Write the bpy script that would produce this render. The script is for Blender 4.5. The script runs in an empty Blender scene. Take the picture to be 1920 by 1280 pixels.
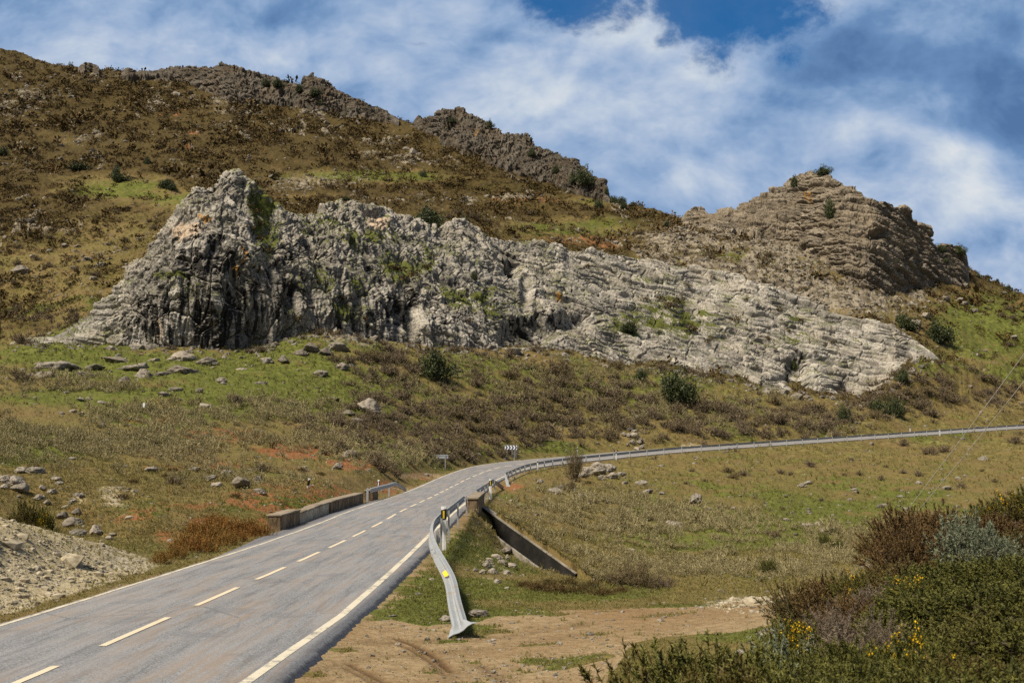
import bpy, math, random
import numpy as np
from mathutils import Vector, Matrix
R = math.radians
C = bpy.context.scene.collection
random.seed(7); RNG = np.random.default_rng(11)

# ------------------------------------------------------------------ camera
CZ, FPX, PITCH = 3.0, 2133.0, math.atan(222/2133)
cam = bpy.data.cameras.new('camera'); camo = bpy.data.objects.new('camera', cam); C.objects.link(camo)
cam.sensor_width = 36; cam.lens = 40; cam.clip_start = .1; cam.clip_end = 5000
camo.location = (0, 0, CZ); camo.rotation_euler = (R(90)+PITCH, 0, 0)
cam.dof.use_dof = True; cam.dof.focus_distance = 90; cam.dof.aperture_fstop = 5.0
bpy.context.scene.camera = camo

# ------------------------------------------------------------------ light and sky
SUN_EL, SUN_AZ = 54, 232          # degrees; azimuth measured clockwise from +Y, where the light comes from
sun = bpy.data.lights.new('sun', 'SUN'); suno = bpy.data.objects.new('sun', sun); C.objects.link(suno)
sun.energy = 4.8; sun.angle = R(15); sun.color = (1, .90, .74)
sd = Vector((math.sin(R(SUN_AZ))*math.cos(R(SUN_EL)), math.cos(R(SUN_AZ))*math.cos(R(SUN_EL)), math.sin(R(SUN_EL))))
suno.rotation_euler = sd.to_track_quat('Z', 'Y').to_euler()
sc = bpy.context.scene
sc.view_settings.view_transform = 'Standard'; sc.view_settings.look = 'None'
sc.view_settings.exposure = 0.4; sc.view_settings.gamma = 1
try:
    sc.cycles.use_denoising = False
    sc.cycles.max_bounces = 5; sc.cycles.transparent_max_bounces = 4
except Exception: pass

class NT:
    """tiny node helper"""
    def __init__(s, tree): s.t = tree; s.n = tree.nodes; s.l = tree.links
    def node(s, typ, **kw):
        n = s.n.new(typ)
        for k, v in kw.items(): setattr(n, k, v)
        return n
    def put(s, inp, v):
        if v is None: return
        if isinstance(v, bpy.types.NodeSocket): s.l.new(v, inp)
        else:
            if isinstance(v, (tuple, list)) and len(v) == 3 and inp.type == 'RGBA': v = (*v, 1)
            inp.default_value = v
    def math(s, op, a, b=None, c=None, clamp=False):
        n = s.node('ShaderNodeMath', operation=op, use_clamp=clamp)
        s.put(n.inputs[0], a)
        if b is not None: s.put(n.inputs[1], b)
        if c is not None: s.put(n.inputs[2], c)
        return n.outputs[0]
    def vmath(s, op, a, b=None):
        n = s.node('ShaderNodeVectorMath', operation=op); s.put(n.inputs[0], a)
        if b is not None: s.put(n.inputs[1], b)
        return n.outputs[0]
    def mix(s, f, a, b, blend='MIX'):
        n = s.node('ShaderNodeMix', data_type='RGBA', blend_type=blend); n.clamp_factor = True
        s.put(n.inputs[0], f); s.put(n.inputs[6], a); s.put(n.inputs[7], b); return n.outputs[2]
    def step(s, v, lo, hi, a=0., b=1.):
        n = s.node('ShaderNodeMapRange'); n.interpolation_type = 'SMOOTHSTEP'; n.clamp = True
        s.put(n.inputs[0], v); s.put(n.inputs[1], lo); s.put(n.inputs[2], hi); s.put(n.inputs[3], a); s.put(n.inputs[4], b)
        return n.outputs[0]
    def noise(s, vec, scale, detail=4, rough=.55, dist=0.):
        n = s.node('ShaderNodeTexNoise'); s.put(n.inputs['Vector'], vec)
        n.inputs['Scale'].default_value = scale; n.inputs['Detail'].default_value = detail
        n.inputs['Roughness'].default_value = rough; n.inputs['Distortion'].default_value = dist
        return n.outputs[0]
    def vor(s, vec, scale, feature='F1', out=0, rnd=1.):
        n = s.node('ShaderNodeTexVoronoi', feature=feature); s.put(n.inputs['Vector'], vec)
        n.inputs['Scale'].default_value = scale; n.inputs['Randomness'].default_value = rnd
        return n.outputs[out]
    def attr(s, name): return s.node('ShaderNodeAttribute', attribute_name=name).outputs['Fac']
    def scale(s, vec, sc3):
        n = s.node('ShaderNodeMapping'); s.put(n.inputs[0], vec); n.inputs['Scale'].default_value = sc3; return n.outputs[0]
    def bump(s, h, strength=.5, dist=.05, normal=None):
        n = s.node('ShaderNodeBump'); n.inputs['Strength'].default_value = strength; n.inputs['Distance'].default_value = dist
        s.put(n.inputs['Height'], h)
        if normal is not None: s.put(n.inputs['Normal'], normal)
        return n.outputs[0]

def mat(name, fn, rough=.9, spec=.25):
    m = bpy.data.materials.new(name); m.use_nodes = True
    nt = NT(m.node_tree); b = m.node_tree.nodes['Principled BSDF']
    b.inputs['Roughness'].default_value = rough
    b.inputs['Specular IOR Level'].default_value = spec
    pos = nt.node('ShaderNodeNewGeometry').outputs['Position']
    obj = nt.node('ShaderNodeTexCoord').outputs['Object']
    r = fn(nt, pos, obj, b)
    if r is not None: nt.put(b.inputs['Base Color'], r)
    return m

# world: NISHITA sky seen through broken cloud, laid out by direction
w = bpy.data.worlds.new('World'); sc.world = w; w.use_nodes = True
def build_world():
    nt = NT(w.node_tree); bg = w.node_tree.nodes['Background']
    sky = nt.node('ShaderNodeTexSky', sky_type='NISHITA'); sky.sun_disc = False
    sky.sun_elevation = R(SUN_EL); sky.sun_rotation = R(SUN_AZ); sky.air_density = 1.2; sky.dust_density = .3; sky.ozone_density = 3
    d = nt.node('ShaderNodeTexCoord').outputs['Generated']
    sx = nt.node('ShaderNodeSeparateXYZ'); nt.put(sx.inputs[0], d)
    y = nt.math('MAXIMUM', nt.math('ABSOLUTE', sx.outputs[1]), .12)
    u = nt.math('DIVIDE', sx.outputs[0], y); v = nt.math('DIVIDE', sx.outputs[2], y)
    cb = nt.node('ShaderNodeCombineXYZ'); nt.put(cb.inputs[0], u); nt.put(cb.inputs[1], nt.math('MULTIPLY', v, 1.35)); cb.inputs[2].default_value = 3.7
    p = cb.outputs[0]
    # warp
    wn = nt.node('ShaderNodeTexNoise'); nt.put(wn.inputs['Vector'], p); wn.inputs['Scale'].default_value = 5.; wn.inputs['Detail'].default_value = 5
    wv = nt.vmath('MULTIPLY', nt.vmath('SUBTRACT', wn.outputs[1], (.5, .5, .5)), (.085, .075, 0))
    pw = nt.vmath('ADD', p, wv)
    sw = nt.node('ShaderNodeSeparateXYZ'); nt.put(sw.inputs[0], pw)
    uw, vw = sw.outputs[0], nt.math('DIVIDE', sw.outputs[1], 1.35)
    def blob(px, row, rx, ry, soft=1.):     # soft ellipse round a direction
        yn = (640-row)/FPX; xn = (px-960)/FPX; c, s_ = math.cos(PITCH), math.sin(PITCH)
        u0 = xn/(c-yn*s_); v0 = (s_+yn*c)/(c-yn*s_)
        a = nt.math('DIVIDE', nt.math('SUBTRACT', uw, u0), rx/FPX); b = nt.math('DIVIDE', nt.math('SUBTRACT', vw, v0), ry/FPX)
        r2 = nt.math('ADD', nt.math('MULTIPLY', a, a), nt.math('MULTIPLY', b, b))
        return nt.step(nt.math('SQRT', r2), 1.0+.5*soft, max(.0, 1.0-.8*soft))
    def add(*xs):
        r = xs[0]
        for x in xs[1:]: r = nt.math('ADD', r, x)
        return r
    def mul(a, k): return nt.math('MULTIPLY', a, k)
    def off(v, dx, dy): return nt.vmath('ADD', v, (dx, dy, 0))
    n1 = nt.noise(pw, 4.5, 8, .56); n3 = nt.noise(p, 2.2, 4, .5)
    n2 = nt.noise(pw, 9, 12, .60); n2b = nt.noise(off(pw, -.010, .022), 9, 5, .55); n2c = nt.noise(pw, 9, 5, .55)
    puff = nt.math('SUBTRACT', n2c, n2b)            # lit and shaded sides of the billows
    edge = nt.noise(pw, 17, 12, .66)
    gap = nt.math('MAXIMUM', nt.math('MAXIMUM', mul(blob(1050, -30, 160, 130, 1.2), 1.35), blob(1370, 20, 190, 120, 1.2)), nt.math('MAXIMUM', mul(blob(1470, 100, 90, 50, 1.4), .62), mul(blob(1620, -60, 170, 80, 1.2), .9)))
    gf = add(mul(gap, .85), mul(nt.math('SUBTRACT', n2, .5), 2.1), mul(nt.math('SUBTRACT', edge, .5), 1.0))
    gap = nt.math('MULTIPLY', nt.step(gf, .36, .80), nt.step(vw, .30, .345))
    # cloud shade: 0 slate blue, 1 white
    sh = add(mul(n1, .26), mul(n3, .16), mul(n2, .26), mul(puff, .8), .232)
    for (px, row, rx, ry, k) in ((1080, 170, 280, 140, .10), (1160, 50, 110, 70, .15), (1290, 110, 110, 60, .10), (900, 140, 110, 60, .07), (1770, 285, 90, 50, .20), (1840, 370, 100, 60, .14), (1640, 245, 140, 45, .10), (1600, 370, 220, 60, .10), (1420, 330, 240, 50, .05),
                                 (350, 90, 380, 80, .06), (1300, 190, 160, 70, .03),
                                 (1680, 150, 230, 90, -.17), (1910, 190, 90, 170, -.22), (1560, 90, 140, 80, -.10), (1380, 270, 180, 50, -.05), (720, 40, 200, 60, -.08), (60, 30, 260, 40, -.06), (1880, 30, 170, 60, -.10), (480, 20, 200, 30, -.05)):
        sh = nt.math('ADD', sh, mul(blob(px, row, rx, ry, 1.2), k*1.25))
    cr = nt.node('ShaderNodeValToRGB'); e = cr.color_ramp.elements
    e[0].position = .20; e[0].color = (.10, .215, .46, 1); e[1].position = .98; e[1].color = (.92, .95, .99, 1)
    for pos_, col in ((.38, (.17, .32, .60, 1)), (.54, (.33, .485, .76, 1)), (.66, (.48, .61, .84, 1)), (.8, (.68, .78, .92, 1))):
        q = e.new(pos_); q.color = col
    nt.put(cr.inputs[0], sh)
    cloud = nt.mix(1., cr.outputs[0], (6.6, 6.45, 6.2), 'MULTIPLY')
    deep = nt.mix(1., sky.outputs[0], (.012, .33, .60), 'MULTIPLY')
    col = nt.mix(nt.math('MULTIPLY', gap, .9), cloud, deep)
    # unseen sky overhead and behind, dimmed to cut the ambient light
    ov = nt.math('MULTIPLY', nt.step(sx.outputs[2], .38, .72, 1., .28), nt.step(sx.outputs[1], .25, -.25, 1., .36))
    col = nt.vmath('MULTIPLY', col, nt.vmath('MULTIPLY', (1, 1, 1), ov)) if False else nt.mix(ov, (.9, 1.0, 1.25), col)
    # below the horizon: dull earth light
    col = nt.mix(nt.step(sx.outputs[2], -.02, -.12), col, (1.2, 1.0, .8))
    nt.put(bg.inputs[0], col); bg.inputs[1].default_value = .1
build_world()
try: w.cycles.sampling_method = 'MANUAL'; w.cycles.sample_map_resolution = 512
except Exception: pass

# ------------------------------------------------------------------ helpers
cP, sP = math.cos(PITCH), math.sin(PITCH)
def ray(px, row):
    xn = (np.asarray(px, float)-960)/FPX; yn = (640-np.asarray(row, float))/FPX
    dy = cP - yn*sP
    return xn/dy, (sP+yn*cP)/dy            # u = x/Y, slope = (z-CZ)/Y
def unproj(px, row, Y):
    u, s = ray(px, row); return np.stack([u*Y, np.asarray(Y)+0*u, CZ+s*Y], -1)
def proj(x, y, z):
    dz = z-CZ; f = y*cP+dz*sP; up = -y*sP+dz*cP
    f = np.where(f < .05, .05, f)
    return 960+FPX*x/f, 640-FPX*up/f

_g = np.random.default_rng(3); PERM = _g.permutation(256).astype(np.int64); PERM = np.concatenate([PERM, PERM, PERM])
GRAD = _g.normal(size=(256, 3)).astype(np.float32); GRAD /= np.linalg.norm(GRAD, axis=1)[:, None]
def perlin(x, y, z):
    x = np.asarray(x, np.float32); y = np.asarray(y, np.float32)+0*x; z = np.asarray(z, np.float32)+0*x
    xi = np.floor(x); yi = np.floor(y); zi = np.floor(z); fx = x-xi; fy = y-yi; fz = z-zi
    xi = xi.astype(np.int64) & 255; yi = yi.astype(np.int64) & 255; zi = zi.astype(np.int64) & 255
    w_ = lambda t: t*t*t*(t*(t*6-15)+10)
    ux, uy, uz = w_(fx), w_(fy), w_(fz); out = 0
    for i in (0, 1):
        for j in (0, 1):
            for k in (0, 1):
                h = PERM[PERM[PERM[(xi+i) & 255]+((yi+j) & 255)]+((zi+k) & 255)]
                g = GRAD[h]
                v = g[..., 0]*(fx-i)+g[..., 1]*(fy-j)+g[..., 2]*(fz-k)
                out = out + v*(ux if i else 1-ux)*(uy if j else 1-uy)*(uz if k else 1-uz)
    return out*1.5
def fbm(x, y, z, o=4, gain=.5, ridged=False):
    a, s, t = 1., 0, 0.
    for i in range(o):
        n = perlin(x*2.03**i+17.3*i, y*2.03**i+5.1*i, z*2.03**i+9.7*i)
        if ridged: n = 1-2*np.abs(n)
        s = s + a*n; t += a; a *= gain
    return s/t
def hash3(i, j, k, s):
    h = (i*73856093) ^ (j*19349663) ^ (k*83492791) ^ (s*2654435761)
    h = (h ^ (h >> 13)) * 1274126177; h = h ^ (h >> 16)
    return (h & 0xffff).astype(np.float32)/65535.
def worley(x, y, z, jit=.8):
    """F1, F2-F1, id of the nearest cell"""
    x = np.asarray(x, np.float32); y = np.asarray(y, np.float32); z = np.asarray(z, np.float32)
    bx = np.floor(x-.5).astype(np.int64); by = np.floor(y-.5).astype(np.int64); bz = np.floor(z-.5).astype(np.int64)
    f1 = np.full(x.shape, 9., np.float32); f2 = f1.copy(); cid = np.zeros(x.shape, np.float32)
    for i in (0, 1):
        for j in (0, 1):
            for k in (0, 1):
                a, b, c = bx+i, by+j, bz+k
                dx = a+.5+jit*(hash3(a, b, c, 1)-.5)-x; dy = b+.5+jit*(hash3(a, b, c, 2)-.5)-y; dz = c+.5+jit*(hash3(a, b, c, 3)-.5)-z
                d = np.sqrt(dx*dx+dy*dy+dz*dz); hid = hash3(a, b, c, 4)
                near = d < f1
                f2 = np.where(near, f1, np.minimum(f2, d)); cid = np.where(near, hid, cid); f1 = np.where(near, d, f1)
    return f1, f2-f1, cid
def sstep(v, a, b):
    t = np.clip((v-a)/(b-a), 0, 1); return t*t*(3-2*t)
def gsmooth(a, sig):
    k = np.arange(-int(3*sig), int(3*sig)+1); g = np.exp(-.5*(k/sig)**2); g /= g.sum()
    return np.convolve(np.pad(a, len(k)//2, mode='edge'), g, 'valid')
def inpoly(px, py, poly):
    r = np.zeros(np.shape(px), bool); n = len(poly)
    for i in range(n):
        x1, y1 = poly[i]; x2, y2 = poly[(i+1) % n]
        if y1 == y2: continue
        r ^= ((y1 > py) != (y2 > py)) & (px < (x2-x1)*(py-y1)/(y2-y1)+x1)
    return r

def mesh_np(name, V, F, material=None, attrs=None, smooth=False, mats=None, fmat=None, uv=None):
    """V (n,3), F (m,3|4) -> mesh data"""
    me = bpy.data.meshes.new(name); V = np.ascontiguousarray(V, np.float32); F = np.ascontiguousarray(F, np.int32)
    k = F.shape[1]
    me.vertices.add(len(V)); me.vertices.foreach_set('co', V.ravel())
    me.loops.add(F.size); me.loops.foreach_set('vertex_index', F.ravel())
    me.polygons.add(len(F)); me.polygons.foreach_set('loop_start', np.arange(0, F.size, k, dtype=np.int32))
    try: me.polygons.foreach_set('loop_total', np.full(len(F), k, np.int32))
    except Exception: pass
    me.polygons.foreach_set('use_smooth', np.full(len(F), smooth))
    if fmat is not None: me.polygons.foreach_set('material_index', np.ascontiguousarray(fmat, np.int32))
    for a, val in (attrs or {}).items():
        at = me.attributes.new(a, 'FLOAT', 'POINT'); at.data.foreach_set('value', np.ascontiguousarray(val, np.float32).ravel())
    if uv is not None:
        ul = me.uv_layers.new(name='UVMap'); ul.data.foreach_set('uv', np.ascontiguousarray(uv[F.ravel()], np.float32).ravel())
    for m in (mats or ([material] if material else [])): me.materials.append(m)
    me.update(calc_edges=True); me.validate()
    return me
def link(name, me, parent=None, loc=None, label=None, cat=None, group=None, kind=None):
    o = bpy.data.objects.new(name, me); C.objects.link(o)
    if parent is not None: o.parent = parent
    if loc is not None: o.location = loc
    if label: o['label'] = label
    if cat: o['category'] = cat
    if group: o['group'] = group
    if kind: o['kind'] = kind
    return o
def thing(name, label, cat, loc=(0, 0, 0), rz=0., group=None):
    o = link(name, None, None, loc, label, cat, group); o.rotation_euler = (0, 0, rz); return o
def dup(root, loc, rz=0., scale=None, label=None, group=None, tilt=(0, 0)):
    r = root.copy(); C.objects.link(r); r.location = loc; r.rotation_euler = (tilt[0], tilt[1], rz)
    if scale is not None: r.scale = scale
    if label: r['label'] = label
    if group: r['group'] = group
    for ch in root.children:
        c = ch.copy(); C.objects.link(c); c.parent = r
        for g in ch.children:
            d = g.copy(); C.objects.link(d); d.parent = c
    return r
def grid_faces(nr, nc):
    i = np.arange(nr-1)[:, None]*nc + np.arange(nc-1)[None, :]
    return np.stack([i, i+1, i+nc+1, i+nc], -1).reshape(-1, 4)
class MB:
    """collects boxes, tubes and prisms into one mesh"""
    def __init__(s): s.V = []; s.F = []; s.M = []
    def add(s, V, F, m=0):
        n = len(s.V); s.V += [tuple(v) for v in V]; s.F += [tuple(i+n for i in f) for f in F]; s.M += [m]*len(F)
    def box(s, x0, x1, y0, y1, z0, z1, m=0):
        V = [(x, y, z) for z in (z0, z1) for y in (y0, y1) for x in (x0, x1)]
        s.add(V, [(0, 2, 3, 1), (4, 5, 7, 6), (0, 1, 5, 4), (2, 6, 7, 3), (0, 4, 6, 2), (1, 3, 7, 5)], m)
    def prism(s, pts, z0, z1, m=0):
        n = len(pts); V = [(x, y, z0) for x, y in pts]+[(x, y, z1) for x, y in pts]
        s.add(V, [tuple(range(n))[::-1], tuple(range(n, 2*n))]+[(i, (i+1) % n, n+(i+1) % n, n+i) for i in range(n)], m)
    def tube(s, P, rad, n=8, m=0, cap=True):
        P = [Vector(p) for p in P]; V = []; rs = [float(v) for v in (rad if isinstance(rad, (list, tuple)) else [rad]*len(P))]
        for i, p in enumerate(P):
            t = (P[min(i+1, len(P)-1)]-P[max(i-1, 0)]).normalized()
            a = t.orthogonal().normalized() if abs(t.z) > .9 else t.cross(Vector((0, 0, 1))).normalized(); b = t.cross(a)
            V += [p+rs[i]*(math.cos(q*2*math.pi/n)*a+math.sin(q*2*math.pi/n)*b) for q in range(n)]
        F = [(i*n+q, i*n+(q+1) % n, (i+1)*n+(q+1) % n, (i+1)*n+q) for i in range(len(P)-1) for q in range(n)]
        if cap: F += [tuple(range(n))[::-1], tuple(range((len(P)-1)*n, len(P)*n))]
        s.add(V, F, m)
    def mesh(s, name, mats, smooth=False, bevel=0):
        me = bpy.data.meshes.new(name); me.from_pydata(s.V, [], s.F)
        for m in (mats if isinstance(mats, (list, tuple)) else [mats]): me.materials.append(m)
        me.polygons.foreach_set('material_index', s.M); me.polygons.foreach_set('use_smooth', [smooth]*len(s.F))
        me.update(); return me
    def build(s, name, mats, parent=None, bevel=0, smooth=False, **kw):
        o = link(name, s.mesh(name, mats, smooth), parent, **kw)
        if bevel:
            b = o.modifiers.new('bevel', 'BEVEL'); b.width = bevel; b.segments = 2; b.limit_method = 'ANGLE'
        return o
# ------------------------------------------------------------------ road alignment
def catmull(P, n):
    P = np.array(P, float); out = []
    for i in range(len(P)-1):
        p0 = P[max(i-1, 0)]; p1 = P[i]; p2 = P[i+1]; p3 = P[min(i+2, len(P)-1)]
        t = np.linspace(0, 1, n, endpoint=False)[:, None]
        # non-uniform safe: tangents scaled by the segment length
        L = np.linalg.norm(p2[:2]-p1[:2]); m1 = (p2-p0)/max(1e-6, np.linalg.norm(p2[:2]-p0[:2]))*L; m2 = (p3-p1)/max(1e-6, np.linalg.norm(p3[:2]-p1[:2]))*L
        out.append((2*t**3-3*t**2+1)*p1+(t**3-2*t**2+t)*m1+(-2*t**3+3*t**2)*p2+(t**3-t**2)*m2)
    out.append(P[-1:]); return np.concatenate(out)
ctrl = [(-7.02+.0192*y, y, z, 0, ) for y, z in ((-20, 0), (0, 0), (20, 0), (40, 0.02), (52, .14), (60, .30), (72, .42), (82, .52), (92, .63))]
ctrl += [(-5.08, 101, .77, .01), (-3.9, 118, 1.36, .045), (-1.6, 134, 2.1, .07), (2.6, 148, 2.68, .075), (9.5, 160, 3.3, .075), (18.5, 169.5, 4.1, .075), (27, 176, 4.75, .075),
         (67, 207, 7.4, .075), (107, 238, 10.0, .07), (200, 310, 15, .05)]
_r = catmull(ctrl, 40)
_s = np.concatenate([[0], np.cumsum(np.linalg.norm(np.diff(_r[:, :2], axis=0), axis=1))])
RS = np.arange(0, _s[-1], .5); RC = np.stack([np.interp(RS, _s, _r[:, k]) for k in range(4)], 1)   # x y z bank
_t = np.gradient(RC[:, :2], axis=0); _t /= np.linalg.norm(_t, axis=1)[:, None]
RN = np.stack([_t[:, 1], -_t[:, 0]], 1)      # to the right
def road_pt(s, off, dz=0.):
    i = np.interp(s, RS, np.arange(len(RS))); f = lambda a: np.interp(i, np.arange(len(RS)), a)
    x = f(RC[:, 0])+off*f(RN[:, 0]); y = f(RC[:, 1])+off*f(RN[:, 1])
    crown = -.018*np.abs(off)
    z = f(RC[:, 2])-f(RC[:, 3])*off + crown + dz
    return np.stack([x, y, z+0*x], -1)
def s_at_y(y): return float(np.interp(y, RC[:, 1], RS))
# raster of the signed offset from the centre line and of the road height
_gx = np.arange(-40, 150, .5); _gy = np.arange(-5, 290, .5)
GOFF = np.zeros((len(_gy), len(_gx)), np.float32); GZR = GOFF.copy(); GS = GOFF.copy()
_cc = RC[::2]; _nn = RN[::2]; _ss = RS[::2]
for j, yy in enumerate(_gy):
    d2 = (_gx[:, None]-_cc[None, :, 0])**2+(yy-_cc[None, :, 1])**2
    i = d2.argmin(1); c = _cc[i]; n = _nn[i]
    off = (_gx-c[:, 0])*n[:, 0]+(yy-c[:, 1])*n[:, 1]; al = -(_gx-c[:, 0])*n[:, 1]+(yy-c[:, 1])*n[:, 0]
    s = _ss[i]+al
    GOFF[j] = np.where(np.sqrt(d2.min(1)) > np.abs(off)+3, 99*np.sign(off), off)
    GS[j] = s; GZR[j] = np.interp(s, RS, RC[:, 2])-np.interp(s, RS, RC[:, 3])*np.clip(off, -6, 6)
def road_info(x, y):
    fx = np.clip((x+40)/.5, 0, len(_gx)-1.01); fy = np.clip((y+5)/.5, 0, len(_gy)-1.01)
    i = fx.astype(int); j = fy.astype(int); a = fx-i; b = fy-j
    def bl(G): return (G[j, i]*(1-a)+G[j, i+1]*a)*(1-b)+(G[j+1, i]*(1-a)+G[j+1, i+1]*a)*b
    off = bl(GOFF); out = (x < -39) | (x > 149) | (y > 289)
    return np.where(out, 99., off), bl(GZR), bl(GS)
EDGE_L = lambda s: -np.interp(s, [0, s_at_y(36), s_at_y(45), s_at_y(70), s_at_y(80), 400], [2.98, 2.98, 3.72, 3.6, 3.05, 3.05])
EDGE_R = lambda s: np.interp(s, [0, s_at_y(18), s_at_y(26), s_at_y(40), s_at_y(50), 400], [3.42, 3.48, 3.52, 3.36, 3.2, 3.15])
LINE_R = lambda s: np.interp(s, [0, s_at_y(12), s_at_y(17), s_at_y(23), s_at_y(31), s_at_y(47), 400], [2.95, 2.95, 3.05, 3.2, 3.1, 2.8, 2.75])

# ------------------------------------------------------------------ terrain from surveyed profiles
PX = [-500, 0, 130, 250, 440, 600, 750, 870, 960, 1060, 1150, 1300, 1400, 1500, 1600, 1700, 1800, 1920, 2400]
# main outcrop
OT = [(14, 646), (30, 637), (60, 630), (85, 628), (110, 624), (140, 600), (160, 588), (180, 570), (200, 560), (215, 548), (232, 530), (240, 512), (250, 498), (268, 485), (285, 465), (302, 440), (320, 425), (333, 403), (345, 385), (356, 370), (370, 360), (385, 352), (400, 345), (408, 338), (420, 331), (435, 328), (448, 331), (460, 340),
      (470, 352), (490, 372), (500, 392), (520, 398), (540, 403), (560, 402), (580, 408), (590, 402), (600, 395), (620, 384), (640, 380), (670, 380), (700, 388), (730, 400), (745, 410), (760, 412), (800, 424), (830, 429), (845, 420), (860, 417), (880, 421), (920, 440), (945, 452), (960, 452), (1000, 454), (1040, 460), (1052, 458), (1062, 466),
      (1100, 468), (1140, 475), (1180, 481), (1230, 490), (1300, 500), (1350, 510), (1400, 520), (1450, 535), (1500, 555), (1560, 580), (1620, 600), (1680, 618), (1720, 640), (1745, 658), (1770, 682)]
OB = [(14, 652), (100, 646), (200, 646), (300, 648), (400, 650), (480, 649), (520, 641), (560, 628), (600, 625), (700, 632), (760, 640), (800, 645), (860, 650), (930, 655), (990, 660), (1040, 655), (1100, 665), (1160, 685), (1230, 690), (1290, 700), (1380, 715), (1440, 730), (1490, 742), (1540, 745), (1600, 765), (1630, 766), (1650, 738), (1680, 705), (1720, 690), (1770, 686)]
OYB = ([14, 400, 600, 960, 1200, 1500, 1630, 1770], [165, 172, 185, 212, 225, 234, 242, 264])
OSET = ([14, 120, 200, 300, 440, 520, 600, 700, 800, 1000, 1200, 1300, 1500, 1700, 1770], [4, 6, 8, 10, 15, 17, 22, 27, 32, 44, 56, 60, 55, 26, 4])
def otop(px): return np.interp(px, *zip(*OT))
def obase(px): return np.interp(px, *zip(*OB))
def oyb(px): return np.interp(px, *OYB)
def oset(px): return np.interp(px, *OSET)
LINES = []     # each: list of world points ordered by u
def line_z(Y, z):          # Y and z by column
    Y = np.broadcast_to(np.asarray(Y, float), (len(PX),)); z = np.asarray(z, float)
    u = ray(PX, 862-(z-CZ)/Y*FPX)[0]; LINES.append((u, Y, z))
def line_r(nodes, sm=True):  # (px,row,Y)
    n = np.array(nodes, float); P = unproj(n[:, 0], n[:, 1], n[:, 2]); LINES.append((P[:, 0]/P[:, 1], P[:, 1], P[:, 2]))
#          -500   0   130  250  440  600  750  870  960 1060 1150 1300 1400 1500 1600 1700 1800 1920 2400
line_z(.6, [.8,  .8,  .8,  .8, .9,  1.0, 1.1, 1.2, 1.3, 1.3, 1.3, 1.35, 1.35, 1.35, 1.4, 1.4, 1.4, 1.45, 1.5])
line_z(6., [.3,  .3,  .3,  .3, .3,  .4,  .5,  .6,  .7,  .85, 1.0, 1.3, 1.45, 1.55, 1.6, 1.65, 1.7, 1.75, 1.8])
line_z(9., [.1,  .1,  .1,  .1, .1,  .1,  .2,  .25, .3,  .5,  .75, 1.2, 1.35, 1.45, 1.5, 1.55, 1.6, 1.65, 1.7])
line_z(12, [-.1, -.1, -.1, -.1, -.1, -.1, 0., .05, .1,  .12, .2,  .45, .7, 1.0, 1.15, 1.3, 1.42, 1.5, 1.6])
line_z(16, [-.1, -.1, -.1, -.1, -.1, -.1, -.05, 0., .02, .04, .06, .12, .25, .55, .95, 1.2, 1.4, 1.5, 1.6])
line_z(20, [-.1, -.1, -.1, -.1, -.1, -.1, -.05, 0., 0., 0., 0., .05, .12, .3, .85, 1.4, 1.6, 1.75, 1.9])
line_z(31, [-.1, -.1, -.1, -.1, -.1, -.1, -.1, -.15, -.15, -.3, -.45, -.6, -.55, -.45, -.35, -.2, -.05, .1, .5])
line_z(46, [1.6, .5, .1, -.3, -.3, -.3, -.1, -.7, -1.6, -2.3, -2.8, -3.0, -3.0, -3.0, -2.9, -2.9, -2.8, -2.7, -2.2])
line_z(60, [3.2, 1.9, 1.4, .9, .5, .4, .2, -.5, -1.9, -2.9, -3.2, -3.4, -3.4, -3.4, -3.4, -3.3, -3.2, -3.1, -2.5])
line_z(80, [6.5, 4.6, 4.1, 3.5, 2.8, 2.0, .7, .3, .0, -1.2, -2.0, -2.3, -2.5, -2.6, -2.6, -2.6, -2.5, -2.4, -2.])
line_z(110, [11., 8.8, 8.3, 7.8, 6.6, 4.8, 3.0, 1.6, 1.2, .9, .3, -.2, -.5, -.6, -.7, -.7, -.7, -.6, 0.])
line_z([138, 135, 131, 128, 129, 130, 132, 132, 140, 150, 157, 165, 172, 180, 190, 200, 213, 228, 275],
       [16., 13., 12., 11., 10., 8.3, 5.8, 3.6, 1.9, 2.2, 2.6, 3.3, 3.8, 4.4, 5.1, 5.9, 6.8, 8.0, 11.5])
line_r([(-500, 690, 152), (0, 682, 151), (130, 684, 150), (250, 686, 149), (440, 698, 153), (600, 714, 157), (750, 740, 162), (870, 763, 170), (960, 780, 178), (1060, 784, 185), (1150, 786, 191), (1300, 786, 199), (1400, 786, 206), (1500, 784, 214), (1600, 783, 223), (1700, 778, 232), (1800, 770, 246), (1920, 755, 264), (2400, 720, 310)])
_px = np.concatenate([[-500, -200, -40], np.arange(14, 1771, 20), [1790, 1850, 1920, 2400]])
_in = (_px >= 14) & (_px <= 1770)
_yb = np.where(_px < 14, 165, np.where(_px > 1770, 264+(_px-1770)*.16, oyb(_px)))
_rb = np.where(_px < 14, 652, np.where(_px > 1770, 686-(_px-1770)*.0, obase(_px)))
line_r(np.stack([_px, _rb, _yb], 1))
_set = np.where(_in, oset(np.clip(_px, 14, 1770)), 4)+6
_rt = np.where(_px < 14, 640, np.where(_px > 1770, 680, otop(np.clip(_px, 14, 1770))))
_P0 = unproj(_px, _rb, _yb); _P1 = unproj(_px, _rt+6, _yb+_set)
_mid = .5*(_P0+_P1); _mid[:, 2] -= np.where(_in, .30*np.clip(_P1[:, 2]-_P0[:, 2], 0, 99), 0)
LINES.append((_mid[:, 0]/_mid[:, 1], _mid[:, 1], _mid[:, 2]))
_fin = np.interp(_px, [0, 90, 200, 520, 640, 820], [0, .15, .62, .62, .3, 0])          # the left end is a free standing fin
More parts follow.
